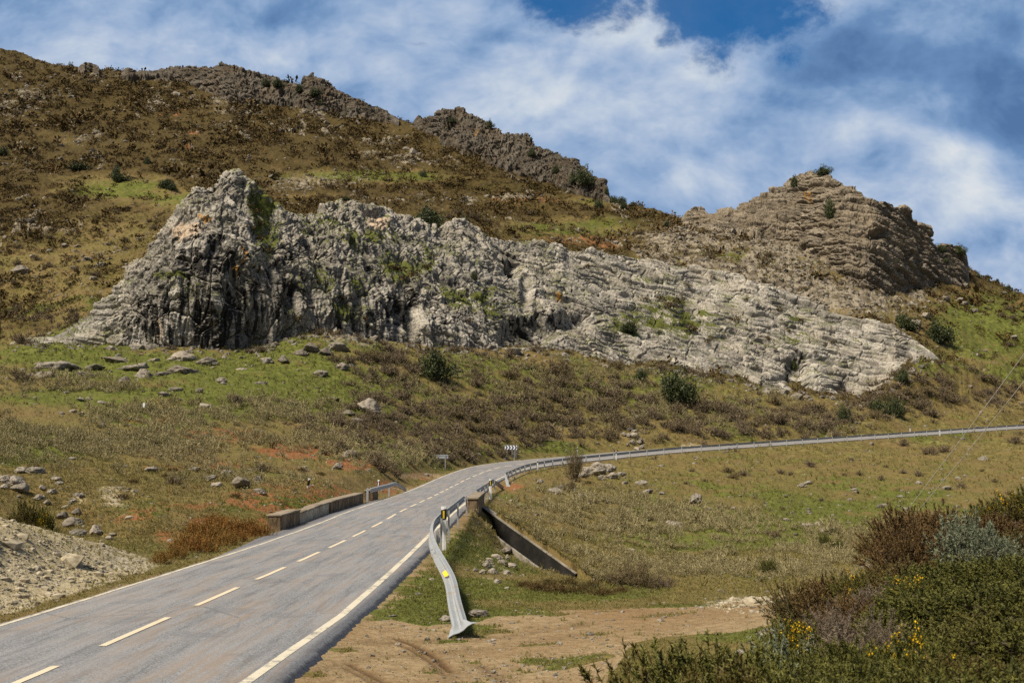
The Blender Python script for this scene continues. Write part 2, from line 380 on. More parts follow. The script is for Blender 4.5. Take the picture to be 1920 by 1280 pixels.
LINES.append((_P1[:, 0]/_P1[:, 1], _P1[:, 1], _P1[:, 2]-np.where(_in, 1.2, 0)-_fin*np.clip(_P1[:, 2]-_P0[:, 2], 0, 99)))
line_r([(-500, 440, 300), (0, 455, 295), (130, 450, 300), (250, 425, 320), (330, 380, 345), (440, 335, 400), (520, 345, 395), (600, 355, 385), (750, 378, 385), (870, 394, 375), (960, 413, 372), (1060, 430, 366), (1150, 448, 352), (1230, 470, 330), (1300, 462, 338), (1400, 462, 342), (1500, 470, 345), (1600, 500, 345), (1700, 545, 342), (1800, 595, 332), (1920, 640, 325), (2400, 680, 350)])
line_r([(-500, 210, 470), (0, 255, 470), (130, 262, 475), (250, 258, 485), (440, 220, 520), (600, 242, 520), (750, 292, 485), (870, 312, 465), (960, 335, 455), (1060, 372, 440), (1150, 402, 415), (1230, 425, 385), (1300, 428, 388), (1400, 425, 392), (1500, 420, 392), (1600, 440, 392), (1700, 480, 388), (1800, 530, 378), (1920, 585, 378), (2400, 650, 400)])
_sky = [(-500, 20, 640), (0, 92, 680), (60, 108, 680), (100, 121, 675), (130, 124, 670), (200, 131, 662), (250, 138, 650), (440, 138, 640), (530, 156, 630), (600, 176, 610), (640, 186, 600), (700, 205, 580), (750, 224, 562), (790, 228, 556), (870, 232, 542), (960, 278, 518), (1060, 318, 497), (1150, 370, 470), (1180, 382, 462), (1215, 393, 450), (1270, 402, 436), (1300, 404, 430), (1400, 405, 428), (1500, 368, 427), (1545, 342, 426), (1600, 370, 424), (1700, 425, 420), (1800, 492, 415), (1860, 522, 414), (1920, 546, 414), (2400, 640, 440)]
line_r([(p, r+float(np.interp(p, [0, 130, 300, 640, 750, 1230, 1450, 1560, 1900], [27, 26, 15, 12, 16, 15, 10, 10, 10])), Y) for p, r, Y in _sky])
_u, _Y, _z = LINES[-1]; LINES.append((_u, _Y+50, _z-10)); LINES.append((_u, _Y+260, _z-90))

UM = .76; NU, NS = 1480, 1080
U = np.linspace(-UM, UM, NU)
LY = []; LZ = []
for k, (u, Y, z) in enumerate(LINES):
    o = np.argsort(u); u, Y, z = u[o], Y[o], z[o]
    sg = 5 if k >= len(LINES)-3 else (9 if k in (13, 14, 15) else 30)
    LY.append(gsmooth(np.interp(U, u, Y), sg)); LZ.append(gsmooth(np.interp(U, u, z), sg))
LY = np.array(LY); LZ = np.array(LZ)
for k in range(1, len(LY)): LY[k] = np.maximum(LY[k], LY[k-1]+1.5)
_h = np.diff(LY, axis=0); _d = np.diff(LZ, axis=0)/_h
_m = np.zeros_like(LZ); _m[0] = _d[0]; _m[-1] = _d[-1]
_pr = _d[:-1]*_d[1:] > 0
_m[1:-1] = np.where(_pr, 2*_d[:-1]*_d[1:]/np.where(_pr, _d[:-1]+_d[1:], 1), 0)
def base_z(ci, Y):
    """terrain height before detail; ci: float column index, Y distance"""
    ci = np.clip(ci, 0, NU-1.001); c0 = ci.astype(int)
    k = np.zeros(Y.shape, int)
    for q in range(1, len(LY)-1): k += (Y > LY[q, c0])
    y0 = LY[k, c0]; h = _h[k, c0]; t = np.clip((Y-y0)/h, 0, 1)
    return ((2*t**3-3*t**2+1)*LZ[k, c0]+(t**3-2*t**2+t)*h*_m[k, c0]+(-2*t**3+3*t**2)*LZ[k+1, c0]+(t**3-t**2)*h*_m[k+1, c0])

# channels of the stream: gully on the right of the culvert, ditch on its left
def seg_dist(x, y, P):
    d = np.full(x.shape, 1e9)
    for (ax, ay), (bx, by) in zip(P[:-1], P[1:]):
        vx, vy = bx-ax, by-ay; t = np.clip(((x-ax)*vx+(y-ay)*vy)/(vx*vx+vy*vy), 0, 1)
        d = np.minimum(d, np.hypot(x-ax-t*vx, y-ay-t*vy))
    return d
def terrain_z(x, y, detail=True):
    """final ground height"""
    x = np.asarray(x, float); y = np.asarray(y, float)
    Y = np.maximum(y, .6); ci = (x/Y+UM)/(2*UM)*(NU-1)
    z = base_z(ci, Y)
    near = sstep(Y, 3, 25)
    a = np.clip(Y, 0, 400)
    # rolling and broken ground
    z = z + near*np.clip(.0022*a, 0, 1.4)*fbm(x/22, y/22, 0.3+0*x, 3)*2.6
    z = z + near*(.26*fbm(x/4.5, y/4.5, 7.7+0*x, 3)+.10*fbm(x/1.6, y/1.6, 2.7+0*x, 2))*np.clip(a/60, .4, 2.2)
    far = sstep(Y, 190, 300)
    z = z + far*(3.2*(fbm(x/45, y/60, 1.3+0*x, 4, .5, True)-.42)+1.1*(fbm(x/11, y/14, 4.1+0*x, 3, .55, True)-.42))
    # scree heap beside the road
    hgt = np.clip((-x-9.95)*.40, 0, 3.0)*sstep(y, 17, 25)*sstep(y, 42.5-.35*np.clip(-x-9, 0, 9), 31.5-.35*np.clip(-x-9, 0, 9))
    z = np.where(hgt > 0, np.maximum(z, -.1+hgt+(.16*fbm(x/1.5, y/1.5, 2.+0*x, 4)*sstep(hgt, .1, .6) if detail else 0)), z)
    # culvert channel
    g = seg_dist(x, y, [(-1.6, 66), (3.4, 60.5), (9, 56), (22, 52), (60, 55)])
    z = z - .9*np.exp(-(g/2.2)**2)*sstep(x, 1.5, 4)
    g = seg_dist(x, y, [(-10.2, 62), (-14, 52), (-18, 50), (-24, 58)])
    z = z - 1.0*np.exp(-(g/2.2)**2)*sstep(-x, 9.5, 11)
    # walled outfall of the culvert: floor between the two wing walls, banks flush with their tops
    ax, ay, bx, by = -1.95, 65.3, 2.6, 58.8
    vx, vy = bx-ax, by-ay; L2 = vx*vx+vy*vy; t = ((x-ax)*vx+(y-ay)*vy)/L2; sdn = ((x-ax)*-vy+(y-ay)*vx)/math.sqrt(L2)
    tc = np.clip(t, 0, 1.25); zl = -.32-2.5*tc; zf = .18-2.95*tc
    kk = sstep(t, -.12, .05)*(1-sstep(t, 1.0, 1.35))
    tgt = np.where((sdn > -.9-.18*tc) & (sdn < 1.34+.46*tc), zl-1.7, np.where(sdn > 0, zf-.12, zl-.05))
    wk = kk*(1-sstep(np.abs(sdn), 1.6, 5.5))
    z = z*(1-wk)+tgt*wk
    # road bench
    off, zr, s = road_info(x, y)
    el = -EDGE_L(s); er = EDGE_R(s)
    over = np.where(off < 0, -off-el, off-er)       # beyond the asphalt edge
    soft = np.where(off < 0, 2.4, np.where((y > 18) & (y < 75), 1.3, 2.2))
    soft = np.where((off > 0) & (y < 34), 5., soft)
    k = 1-sstep(over, .35, .35+soft*1.6)
    zt = zr - .10 - np.clip(over, 0, 3)*.06 - .02*np.abs(np.clip(off, -3, 3))
    z = z*(1-k)+zt*k
    z = np.where(over < .05, np.minimum(z, zr-.14-.018*np.abs(off)), z)
    if detail:
        q = (1-k)*near+.15
        z = z + q*.05*fbm(x/.9, y/.9, 3.+0*x, 2)*np.clip(a/25, .5, 3.5)
    return z
# rows spaced evenly in the picture's height so every distance is equally fine
_Yt = np.exp(np.linspace(math.log(.6), math.log(905), 2600))
GY = np.zeros((NS, NU))
_cs = np.arange(0, NU, 5); _cs = np.append(_cs, NU-1); _gyc = []
for c in _cs:
    z = terrain_z(U[c]*_Yt, _Yt, False); _, row = proj(U[c]*_Yt, _Yt, z)
    dr = np.abs(np.diff(np.clip(row, -200, 1500))); vis = np.minimum.accumulate(row)[1:] >= row[1:]-14
    wgt = np.where(vis, dr, dr*.3)+np.diff(np.log(_Yt))*60
    cw = np.concatenate([[0], np.cumsum(wgt)]); _gyc.append(np.interp(np.linspace(0, cw[-1], NS), cw, _Yt))
_gyc = np.array(_gyc)
for i in range(NS): GY[i] = np.interp(np.arange(NU), _cs, _gyc[:, i])
for _ in range(2): GY[:, 1:-1] = (GY[:, :-2]+2*GY[:, 1:-1]+GY[:, 2:])/4
GX = GY*U[None, :]
GZ = terrain_z(GX, GY)
# ------------------------------------------------------------------ terrain cover
VPX, VROW = proj(GX, GY, GZ)
def ell(lst, px=None, row=None):
    px = VPX if px is None else px; row = VROW if row is None else row; m = 0
    for (a, b, rx, ry, k) in lst: m = np.maximum(m, k*np.exp(-(((px-a)/rx)**2+((row-b)/ry)**2)**1.5)) if k > 0 else m*(1+k*np.exp(-(((px-a)/rx)**2+((row-b)/ry)**2)**1.5))
    return m
ROFF, RZ, RSS = road_info(GX, GY)
_nA = fbm(GX/9, GY/9, .5+0*GX, 4); _nB = fbm(GX/2.2, GY/2.2, 4.5+0*GX, 3); _nC = fbm(GX/26, GY/30, 8.5+0*GX, 3)
FAR = sstep(GY, 186, 250)*(GY > LY[13][None, :]-2)
green = ell([(520, 730, 230, 55, .75), (300, 690, 260, 28, .8), (100, 670, 130, 14, .6), (640, 700, 120, 50, .5), (150, 745, 200, 18, .7), (330, 780, 180, 20, .6), (60, 850, 120, 20, .6), (850, 715, 200, 55, .35), (1250, 740, 250, 40, .3), (560, 945, 110, 14, .9), (250, 955, 90, 20, .5), (450, 950, 70, 14, .4),
             (790, 1125, 95, 55, .95), (880, 1100, 160, 22, .7), (1080, 1110, 180, 16, .8), (960, 1060, 120, 60, .25), (1300, 1010, 220, 30, .65), (1500, 985, 220, 25, .55), (1250, 950, 120, 40, .4), (1500, 930, 300, 40, .3), (1400, 1190, 120, 14, .7), (1300, 1140, 120, 9, .6),
             (1860, 610, 120, 75, 1.), (1750, 680, 80, 40, .6), (1900, 690, 80, 40, .6), (1560, 660, 80, 25, .3),
             (230, 355, 110, 22, .75), (330, 375, 60, 18, .6), (700, 330, 190, 14, .7), (560, 335, 90, 14, .5), (1000, 350, 150, 14, .5), (1180, 380, 120, 14, .7), (1060, 430, 150, 20, .65), (1180, 410, 90, 20, .7), (900, 350, 80, 12, .5), (1480, 495, 130, 14, .7), (1370, 480, 70, 14, .6), (1620, 500, 60, 20, .7), (60, 420, 90, 14, .3), (980, 840, 200, 12, .5), (720, 850, 60, 25, .6)])
red = ell([(520, 935, 260, 50, .62), (350, 860, 260, 34, .52), (250, 960, 160, 40, .6), (150, 830, 200, 16, .35), (420, 815, 120, 18, .85), (560, 845, 110, 16, .95), (660, 870, 80, 14, .8), (300, 790, 100, 12, .6), (480, 880, 160, 16, .5), (420, 985, 120, 30, .7), (330, 1010, 60, 18, .7), (720, 915, 40, 18, .7), (790, 893, 40, 10, .6), (960, 912, 36, 10, .9), (1010, 930, 60, 14, .5), (880, 960, 60, 30, .25), (60, 720, 100, 20, .3),
           (1080, 452, 95, 13, 1.), (1130, 462, 60, 10, .9), (1000, 440, 40, 10, .5), (990, 375, 110, 7, .8), (900, 385, 60, 9, .4), (560, 365, 90, 12, .55), (650, 350, 80, 8, .35), (365, 250, 17, 6, 1.), (352, 275, 13, 9, .9), (330, 215, 12, 8, .9), (300, 215, 14, 6, .7), (490, 282, 12, 6, .7), (345, 205, 10, 5, .7), (95, 315, 14, 26, .6), (55, 225, 10, 16, .4), (480, 265, 10, 6, .6), (735, 322, 26, 7, .5), (700, 285, 20, 6, .4)])
dirt = np.where(inpoly(VPX+34*_nB+30*_nA, VROW+9*_nB+9*_nA, [(440, 1300), (560, 1215), (640, 1168), (730, 1160), (800, 1175), (900, 1168), (960, 1150), (1080, 1145), (1200, 1140), (1330, 1138), (1460, 1115), (1540, 1095), (1560, 1130), (1480, 1165), (1380, 1180), (1300, 1185), (1200, 1200), (1120, 1300)]), 1., 0.)
dirt = np.maximum(dirt, ell([(720, 1090, 60, 20, .4), (780, 892, 60, 7, .9), (745, 915, 50, 6, .6), (1400, 850, 260, 10, .35), (1700, 830, 260, 8, .4), (950, 1130, 160, 10, .4)]))
dirt = np.maximum(dirt, .5*(1-sstep(np.where(ROFF < 0, -ROFF-3.1, ROFF-3.4), .2, 1.3))*(GY < 130))
gravel = sstep(np.clip((-GX-9.9), 0, 9), .1, 1.2)*sstep(GY, 18, 24)*(1-sstep(GY, 30, 41))
gravel = np.maximum(gravel, ell([(600, 1195, 60, 20, .35), (690, 1140, 50, 14, .35), (900, 1225, 260, 40, .22), (1430, 1135, 120, 22, .8), (1250, 1150, 160, 16, .35), (210, 930, 40, 25, .6), (150, 935, 30, 14, .5), (930, 1070, 50, 30, .4), (700, 880, 60, 14, .3), (1300, 838, 40, 9, .6)]))
rock = ell([(1350, 520, 280, 40, .95), (1550, 560, 200, 45, .9), (1300, 450, 120, 40, .8), (1500, 480, 160, 40, .8), (1250, 470, 70, 40, .8), (1420, 450, 140, 30, .8), (1640, 480, 130, 40, .7), (1700, 560, 90, 25, .6), (1750, 510, 60, 20, .6), (1400, 590, 200, 40, .5), (1650, 610, 60, 30, .5),
            (60, 180, 60, 20, .55), (20, 200, 60, 30, .5), (450, 210, 60, 14, .6), (400, 190, 60, 20, .5), (300, 180, 60, 14, .35), (180, 145, 60, 10, .5), (160, 260, 60, 10, .45), (430, 235, 60, 10, .4), (720, 265, 60, 14, .6), (760, 300, 40, 14, .65), (690, 290, 40, 10, .5), (600, 210, 60, 20, .5), (640, 215, 60, 15, .45), (620, 240, 30, 12, .4), (830, 300, 40, 12, .3), (960, 370, 60, 6, .6), (880, 375, 50, 8, .5), (600, 340, 100, 14, .55), (540, 350, 60, 14, .5), (820, 370, 80, 8, .4), (700, 375, 80, 8, .4), (60, 510, 60, 16, .2), (200, 480, 60, 20, .2), (1780, 640, 40, 8, .2),
            (640, 640, 110, 20, .5), (330, 665, 200, 12, .3), (130, 690, 70, 14, .35), (1190, 830, 30, 22, .5), (1120, 885, 40, 14, .5)])
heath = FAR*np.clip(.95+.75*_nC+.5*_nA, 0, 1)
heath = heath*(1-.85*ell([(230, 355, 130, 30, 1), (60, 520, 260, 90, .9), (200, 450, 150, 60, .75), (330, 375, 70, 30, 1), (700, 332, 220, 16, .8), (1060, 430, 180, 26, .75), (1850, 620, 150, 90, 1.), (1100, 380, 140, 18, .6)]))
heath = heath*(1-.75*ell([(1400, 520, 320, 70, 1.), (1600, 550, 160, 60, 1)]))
heath = np.maximum(heath, ell([(700, 800, 90, 40, .5), (900, 790, 160, 50, .5), (1100, 760, 150, 30, .4), (60, 610, 70, 20, .6), (1720, 740, 100, 30, .4)]))
green = np.clip(green*np.clip(1.0+.9*_nA+.5*_nB, 0, 1.4)+(.16+.45*sstep(_nA+_nC*.7, -.15, .45))*(GY < 240)*np.where(VROW > 830, np.interp(VPX, [700, 800, 850, 1050], [.5, .9, .9, .62]), 1)+.10*sstep(_nA, 0, .3), 0, 1)
red = red*np.where(GY > 190, .72, 1.)
red = np.clip(red*np.clip(.75+1.0*_nB+.6*_nA, 0, 1.2), 0, 1)
rock = np.clip(rock*1.0*np.clip(.85+.9*fbm(GX/6, GY/9, GZ/6, 3), 0, 1.3), 0, 1)
_rb = fbm((GX*.55-GY*.3+GZ*.9)/7, (GX+GY)/46, .7+0*GX, 4, .55, True)
rock = np.maximum(rock, FAR*sstep(_rb+.35*_nC, .74, .95)*.7*(VPX < 1180)*(VROW < 560)*(1-.8*ell([(230, 355, 130, 30, 1), (60, 520, 260, 70, .8), (700, 332, 220, 16, .8)])))
dirt = np.clip(dirt*(1-.75*sstep(fbm(GX/1.7, GY/1.2, 9+0*GX, 4)+.25*_nA, .12, .32)*(GY > 13)), 0, 1)
# broken bedrock stands proud of the turf
_ph = FAR*(1-rock)
f1, f21, cid = worley(GX/2.6, GY/3.4, GZ/2.6)
blocks = sstep(f21, .02, .22)*(.3+1.0*cid)
_bed = (GZ+.28*GX+.1*GY+1.5*fbm(GX/14, GY/14, GZ/14, 2))/2.2; _bs = _bed-np.floor(_bed)
rk = sstep(rock, .30, .55)
GZ = GZ + rk*(FAR*(.75*blocks+.6*sstep(_bs, 0, .8)*(1-sstep(_bs, .85, 1)))+ (1-FAR)*.55*blocks)
# heath cushions on the far slopes
g1, g21, gid = worley(GX/1.7, GY/2.6, GZ/1.7, .9)
GZ = GZ + heath*FAR*(1-rk)*np.clip(.62-g1, 0, 1)*1.5*(gid > .25)
VPX, VROW = proj(GX, GY, GZ)
_mn = np.minimum.accumulate(VROW, axis=0); VIS = VROW <= _mn+1.0
# picture look-up: the ground point seen at a pixel
LB = 4; LUT = np.full((1300//LB, 2000//LB), -1, np.int64)
_i = np.flatnonzero((VIS & (VPX > 0) & (VPX < 1990) & (VROW > 0) & (VROW < 1290)).ravel())
_i = _i[np.argsort(-GY.ravel()[_i], kind='stable')]
LUT[(VROW.ravel()[_i]//LB).astype(int), (VPX.ravel()[_i]//LB).astype(int)] = _i
gx, gy, gz = GX.ravel(), GY.ravel(), GZ.ravel()
def at(px, row):
    r, c = int(row//LB), int(px//LB)
    for q in range(0, 14):
        for rr in ([r] if q == 0 else [r+q, r-q]):
            for cc in range(c-q, c+q+1):
                if 0 <= rr < LUT.shape[0] and 0 <= cc < LUT.shape[1] and LUT[rr, cc] >= 0:
                    i = LUT[rr, cc]; return np.array([gx[i], gy[i], gz[i]])
    return np.array([0, 40., 0])
def gz_at(x, y): return float(terrain_z(np.array([x]), np.array([y]))[0])
def pick(n, poly=None, mask=None, w=None, power=0., rng=RNG):
    """n random visible ground vertices inside a picture polygon"""
    ok = VIS & (VPX > -360) & (VPX < 2280) & (VROW < 1330)
    if poly is not None: ok &= inpoly(VPX, VROW, poly)
    if mask is not None: ok &= mask
    i = np.flatnonzero(ok.ravel())
    p = np.ones(len(i)) if w is None else np.clip(w.ravel()[i], 0, None)
    p = p*gy[i]**power; p = p/p.sum()
    n = int(n*1.22) if n > 1000 else n
    j = rng.choice(i, size=min(n, int((p > 0).sum())), replace=False, p=p)
    return j

def ground_mat(nt, pos, obj, b):
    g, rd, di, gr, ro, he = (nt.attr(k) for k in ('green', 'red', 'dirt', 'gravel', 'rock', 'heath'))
    nL = nt.noise(pos, .12, 5, .6); nM = nt.noise(pos, .9, 6, .65); nS = nt.noise(pos, 6, 5, .7); nF = nt.noise(pos, 28, 4, .7)
    far = nt.step(nt.node('ShaderNodeSeparateXYZ').outputs[0], 0, 1)
    sp = nt.node('ShaderNodeSeparateXYZ'); nt.put(sp.inputs[0], pos); yv = sp.outputs[1]
    dist = nt.step(yv, 60, 220)
    fine = nt.mix(dist, nS, nM)                        # grain grows with distance
    dry = nt.mix(nt.step(fine, .35, .66), (.085, .070, .020), (.205, .170, .058))
    dry = nt.mix(nt.step(nL, .35, .7), dry, (.16, .112, .046))
    gn = nt.mix(nt.step(fine, .35, .65), (.062, .074, .014), (.142, .155, .031))
    gn = nt.mix(nt.math('MULTIPLY', nt.step(nM, .5, .7), .5), gn, (.16, .15, .05))
    def brk(a, n, k=.55): return nt.step(nt.math('ADD', a, nt.math('MULTIPLY', nt.math('SUBTRACT', n, .5), k*2)), .36, .6)
    c = nt.mix(brk(g, nM, .8), dry, gn)
    hc = nt.mix(nt.step(nM, .36, .62), (.024, .017, .006), (.072, .048, .015))  # heath brown, darkened further to stand in for cloud shade on the hill
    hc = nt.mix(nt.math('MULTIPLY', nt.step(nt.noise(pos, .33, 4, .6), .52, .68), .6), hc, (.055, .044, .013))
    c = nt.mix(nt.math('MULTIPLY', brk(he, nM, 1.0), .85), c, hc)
    rs = nt.mix(nt.step(fine, .3, .7), (.16, .062, .022), (.29, .135, .058))
    c = nt.mix(brk(rd, nM, .75), c, rs)
    v = nt.vor(pos, 9, 'F1', 1); vs = nt.node('ShaderNodeSeparateColor'); nt.put(vs.inputs[0], v)
    gv = nt.mix(vs.outputs[0], (.28, .235, .155), (.52, .46, .34)); gv = nt.mix(nt.math('MULTIPLY', nt.step(nL, .45, .6), .55), gv, (.40, .32, .16)); gv = nt.mix(nt.step(nS, .5, .7), gv, (.26, .215, .13))
    c = nt.mix(brk(gr, nM, .6), c, gv)
    dd = nt.mix(nt.step(nS, .3, .72), (.215, .15, .078), (.36, .27, .155)); dd = nt.mix(nt.math('MULTIPLY', nt.step(nL, .42, .62), .6), dd, (.20, .118, .05))
    dd = nt.mix(nt.step(nF, .63, .72), dd, (.43, .36, .26)); dd = nt.mix(nt.math('MULTIPLY', nt.attr('rut'), .95), dd, (.095, .052, .022))
    c = nt.mix(brk(di, nM, .45), c, dd)
    vv = nt.vor(nt.scale(pos, (1, .8, 1)), .55, 'F1', 1); vs2 = nt.node('ShaderNodeSeparateColor'); nt.put(vs2.inputs[0], vv)
    rc = nt.mix(nt.step(nt.math('ADD', nt.math('MULTIPLY', vs2.outputs[0], .5), nt.math('MULTIPLY', nM, .6)), .3, .78), (.10, .08, .055), (.285, .245, .185))
    rc = nt.mix(nt.step(nS, .55, .75), rc, (.10, .085, .06))
    rc = nt.mix(nt.math('MULTIPLY', nt.step(nM, .56, .66), .7), rc, (.10, .095, .03))
    c = nt.mix(brk(ro, nM, .5), c, rc)
    # pale stone chips everywhere
    ch = nt.vor(pos, 3.1, 'F1', 0); cs = nt.step(ch, .13, .08)
    c = nt.mix(nt.math('MULTIPLY', nt.math('MULTIPLY', cs, nt.step(nM, .5, .62)), nt.math('SUBTRACT', .8, nt.math('MULTIPLY', di, .7))), c, (.36, .335, .295))
    h = nt.math('ADD', nt.math('MULTIPLY', nM, 1.0), nt.math('MULTIPLY', nS, .35))
    n = nt.bump(h, .55, .45)
    n = nt.bump(nt.math('ADD', nF, nt.math('MULTIPLY', cs, .6)), .45, .05, n)
    nt.put(b.inputs['Normal'], n)
    return c
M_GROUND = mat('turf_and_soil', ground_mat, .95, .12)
# ruts left by tyres in the bare earth
rut = np.zeros_like(GX)
def rutline(P, wdt, k):
    global rut
    W = np.array([unproj(a, b, -CZ/ray(a, b)[1]) for a, b in P]); d = seg_dist(GX, GY, [(p[0], p[1]) for p in W])
    rut = np.maximum(rut, k*np.exp(-(d/wdt)**2))
near_m = GY < 45
rutline([(745, 1172), (780, 1182), (815, 1200), (845, 1225)], .10, .8); rutline([(738, 1178), (775, 1190), (808, 1208), (835, 1232)], .08, .6)
rutline([(835, 1222), (850, 1238), (858, 1250)], .22, .4)
rutline([(655, 1218), (690, 1232), (720, 1245), (745, 1262)], .10, .7); rutline([(650, 1226), (685, 1240), (715, 1254), (738, 1272)], .08, .5)
rutline([(900, 1215), (930, 1232), (970, 1255)], .15, .45); rutline([(700, 1180), (900, 1172), (1100, 1150)], .3, .3)
rutline([(560, 1240), (700, 1205), (880, 1190), (1080, 1172)], .25, .25)
rut = np.clip(rut*1.3, 0, 1)*np.clip(.85+.7*_nB, .3, 1)
GZ = GZ-.05*rut
_at = dict(green=green, red=red, dirt=dirt, gravel=gravel, rock=rock, heath=heath, rut=rut)
F = grid_faces(NS, NU); rbY = LY[13][None, :]
isfar = (GY > rbY).ravel()[F].all(1)
V = np.stack([GX, GY, GZ], -1).reshape(-1, 3)
def submesh(sel, name):
    f = F[sel]; used = np.unique(f); rm = np.full(len(V), -1, np.int64); rm[used] = np.arange(len(used))
    me = mesh_np(name, V[used], rm[f], M_GROUND, {k: v.ravel()[used] for k, v in _at.items()}, smooth=True)
    return link(name, me, kind='structure')
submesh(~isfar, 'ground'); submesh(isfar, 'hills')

# ------------------------------------------------------------------ rock outcrops
def rock_mat(name, lo, hi, warm, k_moss=1.):
    def fn(nt, pos, obj, b):
        st, mo, og, tn, pk = (nt.attr(k) for k in ('stain', 'moss', 'ochre', 'tone', 'pink'))
        nL = nt.noise(pos, .09, 5, .6); nM = nt.noise(pos, .5, 7, .65); nS = nt.noise(pos, 2.6, 6, .7); nF = nt.noise(pos, 9, 4, .7)
        c = nt.mix(nt.step(nt.math('ADD', nt.math('MULTIPLY', nM, .7), nt.math('MULTIPLY', tn, .45)), .32, .8), lo, hi)
        c = nt.mix(nt.math('MULTIPLY', nt.step(nL, .42, .65), .5), c, warm)
        cf = nt.attr('cliff'); lich = nt.math('ADD', nt.math('ADD', nt.math('MULTIPLY', nS, .7), nt.math('MULTIPLY', nM, .35)), nt.math('MULTIPLY', cf, .045))
        c = nt.mix(nt.math('MULTIPLY', nt.step(lich, .515, .645), .85), c, nt.mix(nM, tuple(.30*x for x in lo), tuple(.75*x for x in lo)))       # dark lichen
        c = nt.mix(nt.math('MULTIPLY', nt.step(st, .08, .40), .65), c, (.115, .105, .092))
        c = nt.mix(nt.math('MULTIPLY', nt.step(nF, .60, .72), .5), c, tuple(min(.7, 1.22*x) for x in hi))
        c = nt.mix(nt.step(nt.math('ADD', mo, nt.math('MULTIPLY', nt.math('SUBTRACT', nS, .5), 1.4)), .45, .68), c, nt.mix(nM, (.045, .05, .012), (.13, .145, .032)))
        c = nt.mix(nt.step(nt.math('ADD', pk, nt.math('MULTIPLY', nt.math('SUBTRACT', nM, .5), .8)), .4, .7), c, (.46, .36, .26))
        c = nt.mix(nt.step(nt.math('ADD', og, nt.math('MULTIPLY', nt.math('SUBTRACT', nS, .5), 1.2)), .5, .75), c, (.33, .17, .035))
        c = nt.mix(nt.step(nt.math('ADD', st, nt.math('MULTIPLY', nt.math('SUBTRACT', nS, .5), .5)), .4, .62), c, nt.mix(nM, (.012, .011, .010), (.038, .034, .03)))
        nt.put(b.inputs['Normal'], nt.bump(nt.math('ADD', nS, nt.math('MULTIPLY', nF, .4)), .5, .16, nt.bump(nM, .35, .4)))
        return c
    return mat(name, fn, .92, .15)
M_PALE = rock_mat('pale_limestone', (.135, .124, .106), (.50, .462, .40), (.37, .325, .255))
M_TAN = rock_mat('tan_limestone', (.085, .07, .05), (.33, .28, .212), (.20, .155, .10))
M_DARK = rock_mat('dark_limestone', (.05, .042, .032), (.185, .160, .128), (.125, .088, .05))

